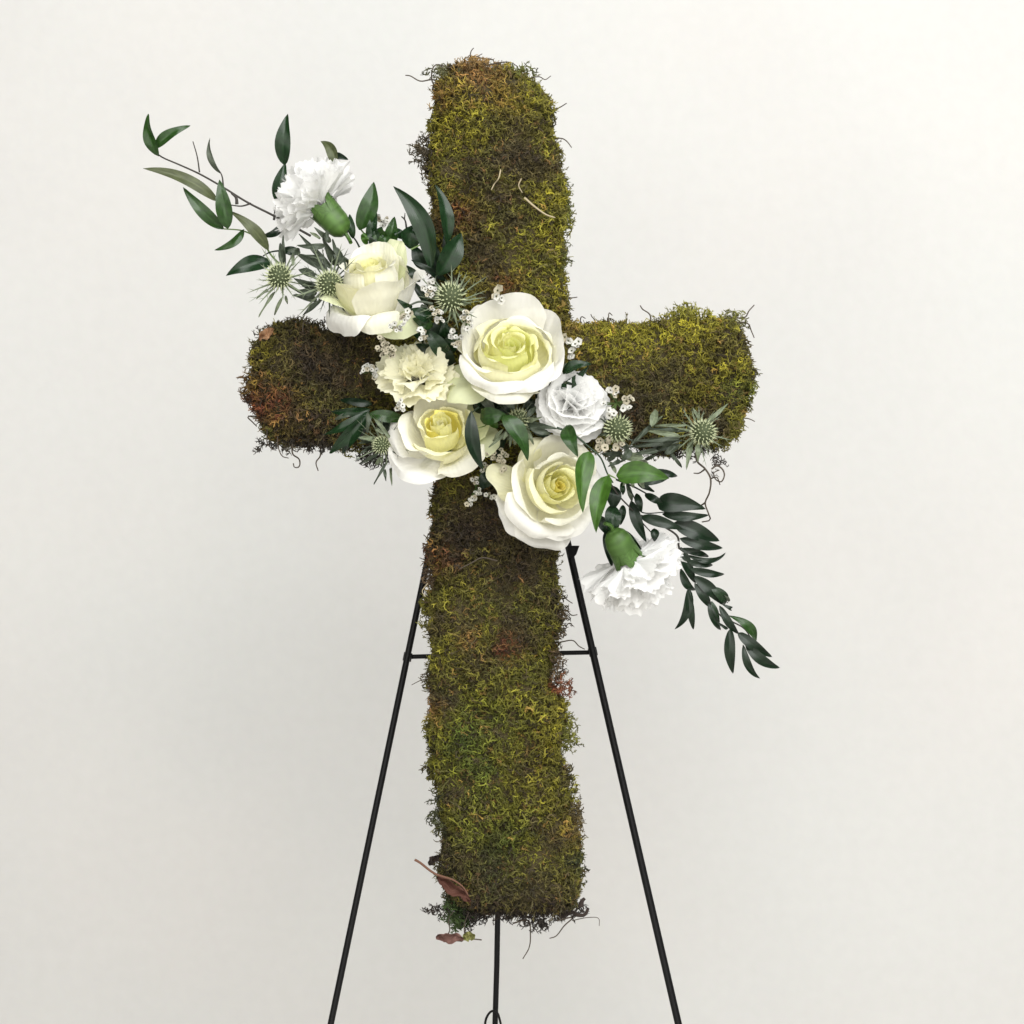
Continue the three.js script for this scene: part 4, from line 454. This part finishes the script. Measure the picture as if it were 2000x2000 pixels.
bracts('tangle of dark narrow thistle leaves under the far right thistle', O, [[[1120, 290], [580, 360], 40], [[1100, 270], [640, 300], 30], [[1150, 200], [800, 180], 30], [[1160, 150], [830, 152], 22, 1], [[840, 160], [870, 0], 60, 1], [[820, 150], [940, 60], 36, 1], [[830, 150], [620, 350], 34], [[1100, 250], [790, 200], 40, 1], [[1120, 330], [600, 430], 36], [[1000, 400], [1120, 550], 30], [[900, 390], [640, 420], 36], [[1200, 300], [1160, 570], 46, 1], [[1260, 320], [1270, 500], 40, 1], [[870, 430], [780, 470], 26], [[560, 420], [360, 420], 46], [[540, 480], [420, 540], 34], [[640, 380], [540, 500], 60], [[560, 300], [640, 480], 40], [[500, 420], [420, 480], 40], [[760, 460], [540, 440], 70, 1], [[800, 500], [560, 520], 50, 1], [[620, 640], [560, 720], 40, 1], [[700, 640], [760, 740], 34, 1], [[640, 660], [660, 740], 30, 1], [[1360, 120], [1560, -60], 30, 1], [[1280, 100], [1220, -20], 20, 1], [[860, 360], [1060, 300], 50], [[960, 420], [1100, 330], 50], [[500, 600], [440, 500], 30, 1]], 0.08);
bracts('grey thistle leaves spread below the small thistle among the lower roses', N, [[[700, 960], [450, 1170], 34, 1], [[690, 980], [620, 1080], 40, 1], [[720, 990], [700, 1170], 40, 1], [[760, 1000], [760, 1140], 36, 1], [[620, 960], [500, 1100], 30, 1], [[900, 900], [1260, 950], 70], [[920, 860], [1080, 810], 40, 1], [[940, 940], [1180, 1020], 60], [[900, 960], [980, 1140], 40, 1], [[900, 820], [1010, 690], 50], [[760, 720], [620, 620], 50], [[880, 1000], [960, 1100], 40, 1]], 0.098);
bracts('thin spiky leaves sticking out below the small thistle left of the lower left rose', Mv, [[[1110, 1290], [885, 1660], 30], [[1060, 1420], [1080, 1610], 36], [[1150, 1400], [1170, 1680], 30, 1], [[990, 1230], [930, 1350], 44, 1], [[960, 1180], [660, 1340], 40], [[830, 1080], [650, 1190], 44], [[900, 960], [640, 920], 70, 1], [[1150, 930], [860, 560], 50, 1], [[1180, 900], [1160, 760], 36, 1], [[1220, 870], [1290, 760], 40, 1], [[1050, 860], [900, 770], 40, 1], [[900, 980], [640, 1010], 60], [[1020, 1220], [1010, 1350], 30, 1]], 0.075);

// ---------------------------------------------------------------- sprigs of tiny white filler flowers
const floretMat = petalMat(0.93, 0.92, 0.86, 0.2), floretDull = petalMat(0.72, 0.66, 0.50, 0.2), eyeMat = new THREE.MeshStandardMaterial({ color: rgb(0.05, 0.055, 0.02), roughness: 0.8 });
const floretGeo = (() => { const gs = []; for (let i = 0; i < 5; i++) { const a = i * 1.2566, d = new V3(Math.cos(a), 0, Math.sin(a)), s = new V3(-Math.sin(a), 0, Math.cos(a)); gs.push(grid(4, 4, (u, v) => { const c = u * 2 - 1, w = 0.62 * Math.sin(Math.PI * (0.12 + 0.80 * v)); return d.clone().multiplyScalar(0.12 + 0.92 * v * (1 - 0.12 * c * c)).addScaledVector(s, c * w).add(up.clone().multiplyScalar(0.35 * v - 0.15 * v * v + 0.12 * c * c)); })); } return mergeGeometries(gs); })();
const eyeGeo = new THREE.SphereGeometry(0.25, 8, 6).scale(1, 0.6, 1).translate(0, 0.10, 0);
function filler(label, f, pts, z, o = {}) {
  const cx = pts.reduce((s, p) => s + p[0], 0) / pts.length, cy = pts.reduce((s, p) => s + p[1], 0) / pts.length, root = thing('filler_flower_sprig', label, 'flower sprig', at(...f(cx, cy), z - 0.02)), r = rng(Math.round(cx * 7 + cy)), L = local(root);
  const gs = [], more = pts.flatMap(([x, y, s]) => [[x, y, s], ...(pts.length > 2 ? [[x + (r() - 0.5) * 11 * f.s, y + (r() - 0.5) * 11 * f.s, s]] : [])]);
  for (const [x, y, s] of more) {
    const p = L(at(...f(x, y), z + (r() - 0.5) * 0.008)); gs.push(tube([new V3(0, 0, 0), p.clone().multiplyScalar(0.6).add(new V3(0, -0.001, -0.002)), p], 0.0006, 0.0004, 6, 4));
    const m = mesh('floret', floretGeo, o.dull || r() < 0.25 ? floretDull : floretMat, root); m.position.copy(p); m.scale.setScalar(px((s ?? o.size ?? 6) * (0.68 + 0.36 * r()))); orient(m, new V3((r() - 0.5) * 1.7, (r() - 0.3) * 1.5, 0.8), r() * 6); mesh('floret_eye', eyeGeo, eyeMat, m);
  }
  mesh('stem', mergeGeometries(gs), greenStem, root); return root;
}
filler('tiny white flowers over the right lower petal of the top rose', K, [[940, 1610], [900, 1670], [960, 1680], [930, 1730], [870, 1700], [975, 1640]], 0.125);
filler('tiny dotted flowers lying on the lower middle petal of the top rose', K, [[740, 1810], [790, 1760], [850, 1800], [800, 1820], [890, 1780], [860, 1840]], 0.125, { size: 5.5 });
filler('tiny white flowers just below the tall pale thistle', K, [[1260, 1660], [1320, 1640], [1290, 1730], [1240, 1600], [1340, 1700], [1350, 1640]], 0.108);
filler('tiny white flowers left of the tall pale thistle', K, [[1150, 1360], [1210, 1370], [1240, 1420], [1200, 1290], [1180, 1400], [1240, 1270], [1270, 1360]], 0.10);
filler('tiny white flowers against the upper left edge of the largest rose', K, [[1610, 1660], [1660, 1700], [1580, 1690], [1640, 1630], [1620, 1810], [1690, 1800], [1660, 1740]], 0.115);
filler('pair of tiny white flowers left of the largest rose, on black shade', K, [[1475, 1855], [1510, 1935], [1450, 1930], [1570, 1920], [1530, 1990], [1480, 2010]], 0.108, { size: 7 });
filler('tiny flowers hanging below the top rose over the left moss arm', R, [[310, 140], [345, 165], [365, 240], [420, 230], [405, 280], [290, 330], [350, 330], [510, 320], [470, 370], [400, 350], [340, 400], [470, 420]], 0.11, { dull: true });
filler('tiny white flowers on the dark moss left of the cream carnation', R, [[90, 570], [75, 620], [130, 600], [205, 560], [245, 625], [225, 680], [190, 610], [250, 690]], 0.085);
filler('short row of tiny white flowers between the top rose and the cream carnation', R, [[900, 30], [940, 80], [960, 140], [990, 140], [930, 130]], 0.115, { size: 6.5 });
filler('tiny white flowers at the upper left edge of the lower left rose', R, [[570, 1120], [610, 1160], [560, 1170], [640, 1130], [600, 1080], [650, 1190]], 0.10);
filler('tiny white flowers peeking out right of the largest rose', Bv, [[1540, 620], [1580, 640], [1560, 680], [1600, 625], [1520, 600], [1560, 710]], 0.085, { size: 8 });
filler('single tiny white flower with black eye at the top of the largest rose', Q, [[715, 150], [800, 180], [745, 60]], 0.10, { size: 9 });
filler('white filler flowers right of the small white carnation', C, [[830, 290], [860, 280], [850, 320], [790, 350], [920, 350], [900, 390], [950, 340], [925, 385], [820, 400], [850, 420], [825, 430]], 0.085, { size: 8 });
filler('cream filler flowers under the dark green right thistle', C, [[760, 570], [790, 590], [770, 620], [820, 570], [880, 590], [860, 610], [800, 620]], 0.085, { size: 8, dull: true });
filler('dull tiny flowers in the gap between the lower left and lower right roses', N, [[520, 1240], [580, 1280], [620, 1340], [560, 1330], [660, 1260], [620, 1230], [640, 1430], [600, 1450], [430, 1250], [500, 1300]], 0.085, { dull: true });
filler('hanging spike of tiny pale flowers below the lower left rose', N, [[400, 1370], [430, 1400], [380, 1440], [260, 1550], [310, 1540], [290, 1590], [340, 1660], [290, 1700], [320, 1720], [260, 1760], [230, 1790], [190, 1830], [240, 1840], [285, 1775]], 0.07, { size: 5.5 });
filler('two tiny pale flowers left of the lowest rose on the brown moss', N, [[450, 1730], [510, 1750], [480, 1760]], 0.07, { size: 6.5 });
filler('tiny greenish flowers among the leaves above the top rose', K, [[640, 560], [690, 570], [650, 610], [700, 530], [610, 530]], 0.055, { size: 6.5 });

renderer.render(scene, camera);
